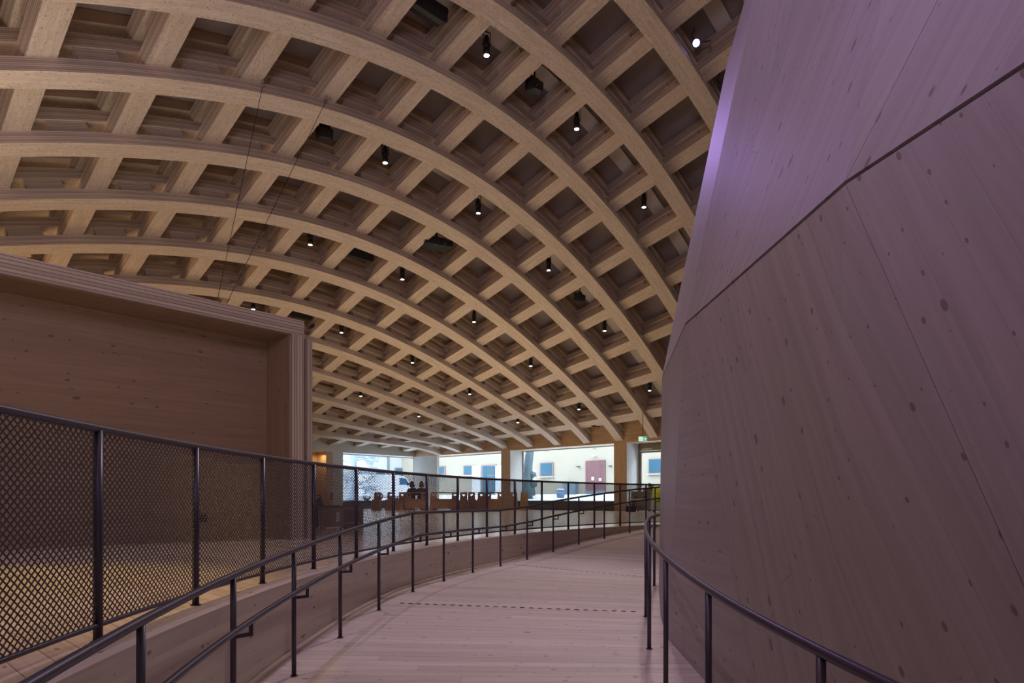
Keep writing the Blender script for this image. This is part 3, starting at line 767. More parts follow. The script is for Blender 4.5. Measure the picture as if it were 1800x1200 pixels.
def glazing(name, along_p, a, bb, z0, z1, label, mull=()):
    if a > bb: a, bb = bb, a
    t = thing(name, label, 'window', plan(a, QMAX+RD_) if along_p else plan(PMAX+RDp, a)); del t['label']; del t['category']; t['kind'] = 'structure'
    org = t.matrix_basis.translation.copy()
    fw = 0.05/(UU.length if along_p else VV.length)
    def S_(bm, a0, a1, z0, z1, d0, d1):
        if along_p: slab(bm, a0, a1, QMAX+RD_+d0, QMAX+RD_+d1, z0, z1)
        else: slab(bm, PMAX+RDp+d0, PMAX+RDp+d1, a0, a1, z0, z1)
    bm = bmesh.new(); S_(bm, a, a+fw, z0, z1, -0.05, -0.01); S_(bm, bb-fw, bb, z0, z1, -0.05, -0.01); S_(bm, a, bb, z0, z0+0.05, -0.05, -0.01); S_(bm, a, bb, z1-0.04, z1, -0.05, -0.01)
    for x in mull: S_(bm, x-fw/2, x+fw/2, z0, z1, -0.05, -0.01)
    loc_bm(bm, org); o = link('window_frame', bm, M['frame'], t)
    bm = bmesh.new(); S_(bm, a+fw, bb-fw, z0+0.05, z1-0.04, -0.033, -0.028); loc_bm(bm, org); link('window_pane', bm, M['glass'], t)
    return t
pa1 = p_at(897); pb1 = p_at(1078.5); pa0 = p_at(881)
glazing('window_1', True, pa1, pb1, 0.5, LZ, '')
glazing('window_2', True, pa0, PMAX+RDp, 0.5, LZ, '')
glazing('window_3', False, q604, QMAX+RD_, 0.5, LZ, '')
pd0 = p_at(1101)
# convector benches under the windows
def convector(along_p, a, bb, label):
    if a > bb: a, bb = bb, a
    o_ = plan(a, QMAX) if along_p else plan(PMAX, a)
    t = thing('convector_bench', label, 'convector', o_, 0)
    bm = bmesh.new(); k = 0.55
    if along_p: slab(bm, a+0.01, bb-0.01, QMAX-0.02, QMAX+RD_*k, 0, 0.36); slab(bm, a+0.01, bb-0.01, QMAX+0.06, QMAX+RD_*0.93, 0.36, 0.52)
    else: slab(bm, PMAX-0.02, PMAX+RDp*k, a+0.01, bb-0.01, 0, 0.36); slab(bm, PMAX+0.06, PMAX+RDp*0.93, a+0.01, bb-0.01, 0.36, 0.52)
    loc_bm(bm, o_); link('casing', bm, M['convector'], t)
    bm = bmesh.new()
    nseg = int(abs(bb-a)*12)
    for i in range(nseg):
        x0 = a+0.02+(bb-a-0.04)*i/nseg; x1 = x0+(bb-a)/nseg*0.55
        if along_p: slab(bm, x0, x1, QMAX-0.01, QMAX+0.055, 0.36, 0.372)
        else: slab(bm, PMAX-0.01, PMAX+0.055, x0, x1, 0.36, 0.372)
    loc_bm(bm, o_); link('grille', bm, M['convector_top'], t)
convector(True, pa1, pb1, 'long dark convector bench under the right window')
convector(True, pa0, pc0, 'dark convector bench under the window behind the heart benches')
convector(False, q604, qc0, 'dark convector bench under the far left window')
# exit door right of the wide pier
pdl = p_at(1123.5, QMAX+RD_); pdr = pdl-1.25
t = bpy.data.objects.new('door_1', None); C.objects.link(t); t['kind'] = 'structure'; t.location = plan(pdl, QMAX+RD_)
org = t.matrix_basis.translation.copy(); M['doorframe'] = plain('grey brown door frame', (0.20, 0.165, 0.125), 0.5)
zt = 3.30
def dslab(name, m, *args):
    bm = bmesh.new()
    for a_ in args: slab(bm, *a_)
    loc_bm(bm, org); return link(name, bm, m, t)
Q0 = QMAX+RD_
fw = 0.09/UU.length
dslab('door_frame', M['doorframe'], (pdl-fw, pdl, Q0-0.08, Q0, 0, LZ), (pdr, pdr+fw, Q0-0.08, Q0, 0, LZ), (pdr, pdl, Q0-0.08, Q0, zt, LZ))
dslab('door_leaf', M['doorframe'], (pdl-2.1*fw, pdl-1.1*fw, Q0-0.07, Q0-0.03, 0.02, zt-0.02), (pdr+1.1*fw, pdr+2.1*fw, Q0-0.07, Q0-0.03, 0.02, zt-0.02), (pdr+fw, pdl-fw, Q0-0.07, Q0-0.03, 0.02, 0.14), (pdr+fw, pdl-fw, Q0-0.07, Q0-0.03, zt-0.12, zt-0.02))
dslab('door_glass', M['glass'], (pdr+2*fw, pdl-2*fw, Q0-0.055, Q0-0.048, 0.14, zt-0.12))
dslab('door_closer', M['metal'], (pdl-0.42, pdl-0.12, Q0-0.11, Q0-0.08, zt+0.05, zt+0.13))
bm = bmesh.new()
for i in range(9):
    o_ = plan(pdl-2.5*fw-0.075*(i+0.5), Q0-0.06, 1.52); cyl(bm, o_-org, o_-org+Vector((-VN.x*0.004, -VN.y*0.004, 0)), 0.025, n=10)
link('safety_dots', bm, M['frame'], t)
bm = bmesh.new(); slab(bm, pdr-3, pdr, QMAX, QMAX+RD_, 0, LZ); struct('trim_8', bm, M['pier'], 'plywood pier hidden behind the dome')
# hanging exit sign
M['signgreen'] = plain('sign green', (0.0, 0.42, 0.20), 0.5, emit=(0.0, 0.75, 0.35), es=0.55)
M['signwhite'] = plain('sign white', (0.9, 0.95, 0.95), 0.5, emit=(0.85, 1.0, 0.98), es=0.75)
ey = 28.5; ex = (1130-CX)/F*ey; ez = EYE+(HY-775)/F*ey
t = thing('exit_sign', 'small lit green and white exit sign hanging above the exit door', 'exit sign', (ex, ey, ez), -0.1)
bm = bmesh.new(); box(bm, -0.19, 0.0, 0.0, 0.19, 0.035, 0.20); link('housing', bm, M['signwhite'], t)
bm = bmesh.new(); box(bm, -0.20, -0.005, 0.20, 0.20, 0.04, 0.225); link('top_cap', bm, M['metal'], t)
bm = bmesh.new(); box(bm, 0.0, -0.004, 0.01, 0.185, 0.0, 0.19); box(bm, -0.185, -0.004, 0.01, -0.165, 0.0, 0.19); link('green_field', bm, M['signgreen'], t)
bm = bmesh.new()
V = [bm.verts.new((x, -0.007, z)) for x, z in ((0.03, 0.085), (0.09, 0.085), (0.09, 0.045), (0.155, 0.10), (0.09, 0.155), (0.09, 0.115), (0.03, 0.115))]; bm.faces.new(V)
g = bmesh.ops.extrude_face_region(bm, geom=bm.faces[:]); bmesh.ops.translate(bm, verts=[v for v in g['geom'] if isinstance(v, bmesh.types.BMVert)], vec=(0, 0.003, 0)); fix(bm)
link('white_arrow', bm, M['signwhite'], t)
bm = bmesh.new()  # running figure
for P0, P1, r_ in (((-0.08, 0.12), (-0.095, 0.075), 0.013), ((-0.095, 0.075), (-0.07, 0.05), 0.008), ((-0.07, 0.05), (-0.085, 0.02), 0.008), ((-0.095, 0.075), (-0.12, 0.05), 0.008), ((-0.12, 0.05), (-0.145, 0.05), 0.008), ((-0.08, 0.115), (-0.05, 0.095), 0.007), ((-0.08, 0.115), (-0.115, 0.10), 0.007)):
    cyl(bm, (P0[0], -0.002, P0[1]), (P1[0], -0.002, P1[1]), r_, n=6)
cyl(bm, (-0.065, -0.006, 0.148), (-0.065, 0, 0.148), 0.015, n=10); link('running_figure', bm, M['signgreen'], t)
bm = bmesh.new(); cyl(bm, (0, 0.018, 0.225), (0, 0.018, 1.3), 0.012, n=8); link('hanging_rod', bm, M['black'], t)

# ================================================================== heart benches, chairs, people
M['furn'] = wood('oiled birch plywood furniture', (0.50, 0.30, 0.15), (0.40, 0.23, 0.11), grain=(2, 14))
def heart_panel(wb, wt, h, th, hx=0.0, heart=True, hz=0.84):
    bm = bmesh.new()
    pts = [(-wb/2, 0), (wb/2, 0), (wt/2, h), (-wt/2, h)]
    V = [bm.verts.new((x, 0, z)) for x, z in pts]; E_ = [bm.edges.new((V[i], V[(i+1) % 4])) for i in range(4)]
    if heart:
        hp = []
        for k in range(20):
            a = 2*PI*k/20; x = 16*math.sin(a)**3; z = 13*math.cos(a)-5*math.cos(2*a)-2*math.cos(3*a)-math.cos(4*a)
            hp.append(bm.verts.new((hx+x*0.0052, 0, h*hz+z*0.0052)))
        E_ += [bm.edges.new((hp[i], hp[(i+1) % 20])) for i in range(20)]
    bmesh.ops.triangle_fill(bm, use_beauty=True, use_dissolve=False, edges=E_)
    g = bmesh.ops.extrude_face_region(bm, geom=bm.faces[:]); bmesh.ops.translate(bm, verts=[v for v in g['geom'] if isinstance(v, bmesh.types.BMVert)], vec=(0, th, 0)); fix(bm)
    L = uvl(bm)
    for f in bm.faces:
        for lp in f.loops: lp[L].uv = (lp.vert.co.z, lp.vert.co.x)
    return bm
def chair(x, y, rz_, label):
    t = thing('heart_chair', label, 'chair', (x, y, 0), rz_, 'plywood chairs with heart cut outs')
    link('back_panel', heart_panel(0.50, 0.40, 1.06, 0.025), M['furn'], t)
    o = link('front_panel', heart_panel(0.50, 0.46, 0.60, 0.025, heart=False), M['furn'], t); o.location = (0, -0.44, 0)
    bm = bmesh.new(); box(bm, -0.22, -0.42, 0.60, 0.22, 0.0, 0.625); link('seat', bm, M['furn'], t)
    for sx in (-1, 1):
        bm = bmesh.new(); box(bm, sx*0.20-0.012, -0.41, 0.08, sx*0.20+0.012, 0.0, 0.60); link('side_panel', bm, M['furn'], t)
    return t
def bench(x, y, rz_, ln, label, backed=True):
    t = thing('heart_bench', label, 'bench', (x, y, 0), rz_, 'long plywood benches with heart cut outs')
    for sx in (-1, 1):
        o = link('end_panel', heart_panel(0.48, 0.34, 1.06, 0.025), M['furn'], t); o.location = (sx*(ln/2-0.18), -0.04+sx*0.002, 0)
    bm = bmesh.new(); box(bm, -ln/2, 0.0, 1.00, ln/2, 0.03, 1.06); link('back_rail', bm, M['furn'], t)
    bm = bmesh.new(); box(bm, -ln/2+0.02, -0.50, 0.64, ln/2-0.02, 0.0, 0.67); link('seat', bm, M['furn'], t)
    bm = bmesh.new(); box(bm, -ln/2+0.05, -0.48, 0.08, ln/2-0.05, -0.455, 0.64); link('front_panel', bm, M['furn'], t)
    for sx in (-1, 1):
        bm = bmesh.new(); box(bm, sx*(ln/2-0.10)-0.03, -0.46, 0, sx*(ln/2-0.10)+0.03, -0.02, 0.08); link('foot', bm, M['furn'], t)
    return t
def px(x, y): return (x-CX)/F*y
for x, y, lb in ((663.5, 38.0, 'plywood heart chair farthest left, alone near the far left window'), (687, 37.4, 'second plywood heart chair from the left'), (707, 37.4, 'plywood chair tight against the left end of the bench with two people'), (815, 37.0, 'plywood heart chair between the two middle benches'), (846, 37.0, 'plywood heart chair just left of the third bench'), (903, 36.5, 'pale heart chair in front of the window pier'), (921.5, 36.5, 'plywood heart chair at the right end of the group')):
    chair(px(x, y), y, -0.1+random.uniform(-0.15, 0.15), lb)
bench(px(732, 37.6), 37.6, 0.05, 1.32, 'plywood bench with two people sitting behind it')
bench(px(781, 37.2), 37.2, 0.0, 1.62, 'longest plywood bench with four heart cut outs, in the middle')
bench(px(869, 36.9), 36.9, 0.0, 1.10, 'short plywood bench in front of the white shutter outside')
o = chair(px(829, 37.6), 37.6, 0.2, 'dark plywood stool chair half hidden in the middle of the group')

M['skin'] = plain('skin', (0.55, 0.33, 0.24), 0.6); M['hair1'] = plain('dark brown hair', (0.05, 0.032, 0.022), 0.6); M['hair2'] = plain('light brown hair', (0.20, 0.12, 0.06), 0.6)
M['coat1'] = plain('dark blue coat', (0.025, 0.03, 0.06), 0.8); M['coat2'] = plain('brown coat', (0.10, 0.062, 0.035), 0.8); M['trousers'] = plain('dark trousers', (0.03, 0.03, 0.04), 0.8)
def skin_mesh(name, verts, edges, radii, m, parent, root=0, sub=1):
    me = bpy.data.meshes.new(name); me.from_pydata([Vector(v) for v in verts], edges, []); me.materials.append(m)
    o = bpy.data.objects.new(name, me); C.objects.link(o); o.parent = parent
    sm = o.modifiers.new('skin', 'SKIN'); sm.use_smooth_shade = True
    lay = me.skin_vertices[0].data if me.skin_vertices else None
    for i, r in enumerate(radii):
        rr = r if isinstance(r, tuple) else (r, r)
        lay[i].radius = rr; lay[i].use_root = (i == root)
    s_ = o.modifiers.new('sub', 'SUBSURF'); s_.levels = sub; s_.render_levels = sub
    return o
def person(x, y, rz_, coat, hair, label, lean):
    t = thing('person', label, 'person', (x, y, 0), rz_); t.scale = (1.12, 1.12, 1.12)
    sz = 0.60
    V = [(0, 0, sz+0.06), (0, 0.0, sz+0.25), (0, 0.02+lean*0.4, sz+0.45), (0, 0.0+lean*0.6, sz+0.60), (0, -0.01+lean*0.8, sz+0.70)]; R_ = [(0.15, 0.11), (0.13, 0.10), (0.155, 0.10), (0.06, 0.055), (0.05, 0.05)]; E_ = [(0, 1), (1, 2), (2, 3), (3, 4)]
    for sx in (-1, 1):
        b0 = len(V)
        V += [(sx*0.09, -0.10, sz+0.04), (sx*0.12, -0.44, sz+0.06), (sx*0.12, -0.47, 0.30), (sx*0.12, -0.44, 0.09), (sx*0.125, -0.60, 0.045)]
        R_ += [0.085, 0.062, 0.055, 0.04, 0.038]; E_ += [(0, b0), (b0, b0+1), (b0+1, b0+2), (b0+2, b0+3), (b0+3, b0+4)]
        b1 = len(V)
        V += [(sx*0.18, 0.01+lean*0.5, sz+0.50), (sx*0.23, -0.06, sz+0.25), (sx*0.12, -0.26, sz+0.20), (sx*0.08, -0.33, sz+0.18)]
        R_ += [0.055, 0.042, 0.032, 0.026]; E_ += [(2, b1), (b1, b1+1), (b1+1, b1+2), (b1+2, b1+3)]
        for f in range(4):
            c0 = len(V); V += [(sx*(0.10-0.018*f), -0.37, sz+0.175), (sx*(0.09-0.017*f), -0.40, sz+0.155), (sx*(0.085-0.016*f), -0.41, sz+0.13)]; R_ += [0.009, 0.0085, 0.008]
            E_ += [(b1+3, c0), (c0, c0+1), (c0+1, c0+2)]
        c0 = len(V); V += [(sx*0.05, -0.345, sz+0.19), (sx*0.035, -0.37, sz+0.18)]; R_ += [0.010, 0.009]; E_ += [(b1+3, c0), (c0, c0+1)]
    skin_mesh('body', V, E_, R_, M['skin'], t)
    # head with nose and ears
    hd = Vector((0, -0.02+lean, sz+0.83))
    bm = bmesh.new(); bmesh.ops.create_uvsphere(bm, u_segments=20, v_segments=14, radius=0.1)
    for v in bm.verts:
        v.co.x *= 0.78; v.co.y *= 0.95; v.co.z *= 1.2
        if v.co.z < -0.03: v.co.x *= 0.86; v.co.y = v.co.y*0.9-0.008
        if v.co.y < -0.08 and abs(v.co.x) < 0.02 and -0.03 < v.co.z < 0.02: v.co.y -= 0.018
    for sx in (-1, 1): cyl(bm, (sx*0.072, 0.0, -0.02), (sx*0.088, 0.008, 0.02), 0.016, 0.012, 8)
    for f in bm.faces: f.smooth = True
    o = link('head', bm, M['skin'], t); o.location = hd; o.rotation_euler = (lean*2, 0, 0)
    for sx in (-1, 1):
        bm = bmesh.new(); bmesh.ops.create_uvsphere(bm, u_segments=8, v_segments=6, radius=0.011); e_ = link('eye', bm, M['black'], o); e_.location = (sx*0.03, -0.083, 0.005)
    bm = bmesh.new(); box(bm, -0.022, -0.088, -0.052, 0.022, -0.078, -0.046); link('mouth', bm, M['coat2'], o)
    # hair falling to the shoulders
    bm = bmesh.new(); prev = None
    for k in range(9):
        z = 0.125-0.34*k/8; w = (0.04, 0.085, 0.105, 0.115, 0.12, 0.13, 0.14, 0.145, 0.12)[k]
        row = [bm.verts.new((w*math.sin(a)*1.0, 0.02+w*math.cos(a)*1.05, z)) for a in [math.radians(-118+236*i/14) for i in range(15)]]
        if prev:
            for i in range(14): f = bm.faces.new((prev[i], prev[i+1], row[i+1], row[i])); f.smooth = True
        prev = row
        if k == 0: bm.faces.new(row)
    h = link('hair', bm, hair, t); h.location = hd; so = h.modifiers.new('thick', 'SOLIDIFY'); so.thickness = 0.02
    # coat over torso and arms
    V = [(0, 0.0, sz-0.02), (0, 0.0, sz+0.2), (0, 0.02+lean*0.4, sz+0.42), (0, 0.01+lean*0.5, sz+0.56)]; R_ = [(0.21, 0.17), (0.20, 0.15), (0.23, 0.15), (0.13, 0.11)]; E_ = [(0, 1), (1, 2), (2, 3)]
    for sx in (-1, 1):
        b1 = len(V); V += [(sx*0.19, 0.01+lean*0.5, sz+0.49), (sx*0.25, -0.05, sz+0.24), (sx*0.13, -0.25, sz+0.20)]; R_ += [0.085, 0.068, 0.05]; E_ += [(2, b1), (b1, b1+1), (b1+1, b1+2)]
    skin_mesh('coat', V, E_, R_, coat, t)
    V = [(0, 0, sz+0.05)]; R_ = [(0.17, 0.13)]; E_ = []
    for sx in (-1, 1):
        b0 = len(V); V += [(sx*0.09, -0.10, sz+0.04), (sx*0.12, -0.44, sz+0.06), (sx*0.12, -0.47, 0.30), (sx*0.12, -0.44, 0.12)]; R_ += [0.105, 0.082, 0.072, 0.065]
        E_ += [(0, b0), (b0, b0+1), (b0+1, b0+2), (b0+2, b0+3)]
    skin_mesh('trousers', V, E_, R_, M['trousers'], t)
    for sx in (-1, 1):
        bm = bmesh.new(); box(bm, sx*0.125-0.045, -0.68, 0.0, sx*0.125+0.045, -0.40, 0.10, bev=0.03); link('shoe', bm, M['black'], t)
    return t
person(px(724.5, 38.25), 38.25, PI+0.25, M['coat1'], M['hair1'], 'person with dark hair and dark blue coat sitting behind the bench, left of two', -0.05)
person(px(740.5, 38.25), 38.25, PI-0.2, M['coat2'], M['hair2'], 'person with light brown hair and brown coat sitting behind the bench, right of two', -0.03)
bm = bmesh.new(); box(bm, -0.75, -0.2, 0.60, 0.75, 0.2, 0.635)
st_ = thing('plank_seat', 'low plank seat under the two sitting people', 'bench', (px(732.5, 38.25), 38.25, 0)); link('seat', bm, M['furn'], st_)
for sx in (-0.6, 0.6):
    bm = bmesh.new(); box(bm, sx-0.02, -0.18, 0, sx+0.02, 0.18, 0.60); link('leg', bm, M['furn'], st_)

# ================================================================== crates and clutter
M['crate'] = plain('brown fibreboard', (0.34, 0.26, 0.20), 0.8, noise=0.15, nscale=6); M['crate2'] = plain('dark brown fibreboard', (0.17, 0.11, 0.08), 0.8, noise=0.1)
M['grey'] = plain('grey case shell', (0.25, 0.24, 0.23), 0.6, noise=0.08); M['red'] = plain('red paint', (0.5, 0.02, 0.015), 0.35)
M['yellow'] = plain('fluorescent yellow fabric', (0.75, 0.85, 0.0), 0.7); M['silver'] = plain('reflective band', (0.6, 0.62, 0.65), 0.3, 0.4); M['paleblue'] = plain('pale blue sheet', (0.55, 0.66, 0.80), 0.6)
t = thing('storage_crate', 'brown storage crate with a white sticker beside the mesh fence', 'crate', (-4.20, 14.7, 0), 0.15)
bm = bmesh.new(); box(bm, -0.28, -0.3, 0.06, 0.28, 0.3, 0.52, bev=0.012); link('body', bm, M['crate'], t)
bm = bmesh.new(); box(bm, -0.30, -0.32, 0.50, 0.30, 0.32, 0.55, bev=0.01); link('lid', bm, M['crate2'], t)
bm = bmesh.new(); box(bm, 0.12, -0.304, 0.18, 0.20, -0.300, 0.40); link('white_sticker', bm, M['white'], t)
for sx in (-0.22, 0.22):
    for sy in (-0.24, 0.24): bm = bmesh.new(); cyl(bm, (sx-0.015, sy, 0.03), (sx+0.015, sy, 0.03), 0.03, n=12); link('caster', bm, M['black'], t)
t = thing('storage_crate', 'taller dark brown crate right of the stickered crate', 'crate', (-3.72, 14.75, 0), 0.1)
bm = bmesh.new(); box(bm, -0.19, -0.28, 0.0, 0.19, 0.28, 0.60, bev=0.012); link('body', bm, M['crate2'], t)
bm = bmesh.new()
for z in (0.12, 0.46): box(bm, -0.195, -0.285, z, 0.195, -0.28, z+0.05)
link('batten', bm, M['crate'], t)
t = thing('black_bag', 'lumpy black bag standing behind the brown crate', 'bag', (-4.75, 15.3, 0), 0.3)
bm = bmesh.new(); bmesh.ops.create_icosphere(bm, subdivisions=3, radius=1)
for v in bm.verts:
    n_ = 1+0.1*math.sin(9*v.co.x+5*v.co.z)+0.07*math.sin(13*v.co.y); v.co = Vector((v.co.x*0.19*n_, v.co.y*0.16*n_, 0.36+max(v.co.z, -0.97)*0.37*n_))
    v.co.z = max(v.co.z, 0)
link('body', bm, M['black'], t, )
bm = bmesh.new(); tube(bm, [Vector((0.1*math.cos(a), 0.0, 0.70+0.1*math.sin(a))) for a in [PI*i/10 for i in range(11)]], 0.012, 6); link('handle', bm, M['black'], t)
# fire extinguisher standing by the timber post
c = plan(PMAX-0.10, (q574+q586)/2, 0); t = thing('fire_extinguisher', 'red fire extinguisher hanging on the timber post by the lit doorway', 'fire extinguisher', (c.x, c.y, 0.55))
bm = bmesh.new(); cyl(bm, (0, 0, 0), (0, 0, 0.42), 0.09, n=18); cyl(bm, (0, 0, 0.42), (0, 0, 0.50), 0.09, 0.03, 18); link('cylinder', bm, M['red'], t)
bm = bmesh.new(); cyl(bm, (0, 0, 0.50), (0, 0, 0.56), 0.025, n=10); box(bm, -0.02, -0.1, 0.55, 0.02, 0.03, 0.58); link('valve', bm, M['black'], t)
bm = bmesh.new(); tube(bm, [Vector((0.03+0.10*math.sin(PI*i/10), -0.03, 0.54-0.4*i/10)) for i in range(11)], 0.012, 6); link('hose', bm, M['black'], t)
bm = bmesh.new(); box(bm, -0.05, 0.08, 0.1, 0.05, 0.14, 0.4); link('wall_bracket', bm, M['metal'], t)
# equipment left by the exit door
def gl(x, y): return Vector((px(x, y), y, 0))
t = thing('equipment_case', 'large grey equipment case standing by the exit door', 'equipment case', gl(1131, 33.0), -0.65)
bm = bmesh.new(); box(bm, -0.55, -0.35, 0.12, 0.55, 0.35, 1.06, bev=0.03); link('body', bm, M['grey'], t)
bm = bmesh.new(); box(bm, -0.565, -0.365, 0.62, 0.565, 0.365, 0.66); link('edge_trim', bm, M['metal'], t)
for sx in (-1, 1): bm = bmesh.new(); box(bm, sx*0.25-0.09, -0.375, 0.72, sx*0.25+0.09, -0.35, 0.80, bev=0.008); link('handle', bm, M['black'], t)
for sx in (-0.45, 0.45):
    for sy in (-0.25, 0.25): bm = bmesh.new(); cyl(bm, (sx-0.02, sy, 0.06), (sx+0.02, sy, 0.06), 0.06, n=14); link('caster', bm, M['black'], t)
t = thing('tool_bag', 'dark open tool bag on the floor left of the grey case', 'tool bag', gl(1109, 32.6), -0.3)
bm = bmesh.new(); box(bm, -0.26, -0.14, 0, 0.26, 0.14, 0.30, bev=0.05); link('body', bm, M['blackplastic'], t)
bm = bmesh.new(); tube(bm, [Vector((0.18*math.cos(a), 0, 0.30+0.24*math.sin(a))) for a in [PI*i/12 for i in range(13)]], 0.016, 8); link('handle', bm, M['black'], t)
bm = bmesh.new()
for i in range(5): cyl(bm, (-0.18+0.08*i, 0.02*(i % 2), 0.26), (-0.24+0.11*i, 0.04, 0.42+0.05*(i % 3)), 0.014, n=6)
link('tool', bm, M['black'], t)
t = thing('utility_cart', 'pale blue and white cart half hidden by the dome wall', 'cart', gl(1158, 31.5), -0.5)
bm = bmesh.new(); box(bm, -0.30, -0.25, 0.12, 0.30, 0.25, 0.72, bev=0.02); link('body', bm, M['paleblue'], t)
bm = bmesh.new(); 
for sx in (-0.28, 0.28): tube(bm, [Vector((sx, 0.22, 0.7)), Vector((sx, 0.25, 1.0)), Vector((sx, 0.30, 1.18))], 0.014, 8)
cyl(bm, (-0.28, 0.30, 1.18), (0.28, 0.30, 1.18), 0.016, n=8); link('push_handle', bm, M['metal'], t)
for sx in (-0.22, 0.22):
    for sy in (-0.18, 0.18): bm = bmesh.new(); cyl(bm, (sx-0.015, sy, 0.06), (sx+0.015, sy, 0.06), 0.06, n=12); link('caster', bm, M['black'], t)
t = thing('hi_vis_jacket', 'fluorescent yellow safety jacket thrown over the cart', 'jacket', gl(1153, 31.2)+Vector((0, 0, 0.74)), -0.3); t.scale = (0.72, 0.8, 0.85)
bm = bmesh.new(); n1, n2 = 18, 22; V = {}
for i in range(n1+1):
    for j in range(n2+1):
        u_, v_ = i/n1, j/n2; w = 0.22+0.10*v_
        V[i, j] = bm.verts.new(((u_-0.5)*2*w+0.10*v_, -0.05-0.20*math.sin(v_*1.6)+0.035*math.sin(u_*14+v_*3), 0.62-0.92*v_**1.1+0.03*math.sin(u_*9)))
for i in range(n1):
    for j in range(n2): f = bm.faces.new((V[i, j], V[i+1, j], V[i+1, j+1], V[i, j+1])); f.smooth = True; f.material_index = 1 if j in (9, 10, 15, 16) else 0
o = link('shell', bm, (M['yellow'], M['silver']), t); so = o.modifiers.new('thick', 'SOLIDIFY'); so.thickness = 0.02
skin_mesh('sleeve', [(0.2, -0.1, 0.48), (0.30, -0.2, 0.2), (0.33, -0.25, -0.1)], [(0, 1), (1, 2)], [0.08, 0.07, 0.06], M['yellow'], t)
t = thing('cardboard_box', 'crumpled brown cardboard on top of the grey case', 'cardboard', gl(1140, 32.6)+Vector((0, 0, 1.065)), 0.3)
bm = bmesh.new(); box(bm, -0.26, -0.15, 0.0, 0.26, 0.15, 0.16)
for v in bm.verts: v.co.x += 0.05*math.sin(20*v.co.y); v.co.z += 0.04*math.sin(9*v.co.x) if v.co.z > 0.1 else 0
link('carton', bm, M['crate'], t); bm = bmesh.new(); box(bm, -0.26, -0.02, 0, 0.02, 0.0, 0.2, Matrix.Translation((0.1, -0.12, 0.14)) @ Matrix.Rotation(0.5, 4, 'Y')); link('flap', bm, M['crate'], t)

# ================================================================== outside
M['winglass'] = plain('window glass with painted sky blue', (0.028, 0.078, 0.115), 0.1); M['winframe'] = plain('pinkish brown window frame', (0.17, 0.11, 0.10), 0.6)  # pane blue is the reflected sky put into the base colour
M['reddoor'] = wood('dull red plank door', (0.12, 0.050, 0.052), (0.10, 0.040, 0.042), board=0.2, seam=0.012, grain=(2, 10)); M['slate'] = plain('grey blue stone', (0.10, 0.135, 0.16), 0.8, noise=0.3, nscale=3)
M['bark'] = plain('frosty grey bark', (0.055, 0.085, 0.10), 0.9, noise=0.5, nscale=9); M['shutter'] = plain('white painted board', (0.40, 0.41, 0.43), 0.6)
def zat(y_img, depth): return EYE+(HY-y_img)/F*depth
def wall_rect(bm, x0, x1, y0, y1, d0, d1, q=GQ):
    pa = p_at(x0, q); pb = p_at(x1, q); pm = (pa+pb)/2; dep = plan(pm, q).y
    slab(bm, min(pa, pb), max(pa, pb), q+d0, q+d1, zat(y1, dep), zat(y0, dep))
for (x0, x1, y0, y1) in ((951, 972, 813.5, 836), (817, 834, 818.5, 834), (769, 783, 820, 833), (1141, 1172, 806.5, 831)):
    bm = bmesh.new(); wall_rect(bm, x0-1, x1+1, y0-1, y1+1.5, -0.06, 0.0); loc_bm(bm, bb); w_ = link('window_frame', bm, M['winframe'], bld)
    bm = bmesh.new(); wall_rect(bm, x0+1, x1-0.8, y0+0.6, y1-1, -0.075, -0.06); loc_bm(bm, bb); link('window_pane', bm, M['winglass'], w_)
    bm = bmesh.new(); wall_rect(bm, x0-2, x1+2, y1+1.5, y1+2.5, -0.12, -0.0); loc_bm(bm, bb); link('window_sill', bm, M['shutter'], w_)
bm = bmesh.new(); wall_rect(bm, 1030, 1064, 809, 874, -0.05, 0.0); loc_bm(bm, bb); dr_ = link('door', bm, M['reddoor'], bld)
bm = bmesh.new(); wall_rect(bm, 1041, 1045, 838, 844, -0.07, -0.05); wall_rect(bm, 1054, 1058, 840, 845, -0.07, -0.05); loc_bm(bm, bb); link('notice', bm, M['shutter'], dr_)
bm = bmesh.new(); wall_rect(bm, 1030, 1064, 862, 874, -0.08, -0.05); loc_bm(bm, bb); link('kick_plate', bm, M['slate'], dr_)
bm = bmesh.new(); wall_rect(bm, 848, 873, 816.5, 874, -0.05, 0.0); loc_bm(bm, bb); dr_ = link('glass_door', bm, M['winframe'], bld)
bm = bmesh.new()
for r_ in ((850, 856.5, 819, 872), (857.5, 863.5, 819, 834), (865, 871.5, 819, 834), (857.5, 863.5, 836, 872), (865, 871.5, 836, 872)): wall_rect(bm, *r_, -0.07, -0.05)
loc_bm(bm, bb); link('door_pane', bm, M['winglass'], dr_)
for x0, x1 in ((832+0.5, 846.5), (873.5, 884)):
    bm = bmesh.new(); wall_rect(bm, x0, x1, 818, 874, -0.10, 0.0); loc_bm(bm, bb); link('shutter', bm, M['shutter'], bld)
for x, y in ((1018, 820), (1074, 819), (1046.5, 801)):
    bm = bmesh.new(); wall_rect(bm, x-1.3, x+1.3, y-1, y+1.2, -0.2, 0.0); loc_bm(bm, bb); link('wall_lamp', bm, M['frame'] if y > 810 else M['shutter'], bld)
for x, y in ((960, 792), (1045, 788), (860, 797.5), (816, 799.5), (774, 801.5)):
    bm = bmesh.new(); wall_rect(bm, x-3, x+3, y-0.5, y+0.5, -0.01, 0.0); loc_bm(bm, bb); link('air_vent', bm, M['winframe'], bld)
bm = bmesh.new(); wall_rect(bm, 994, 1016, 848, 872, -0.2, 0.0); loc_bm(bm, bb); link('stone_plinth', bm, M['slate'], bld)
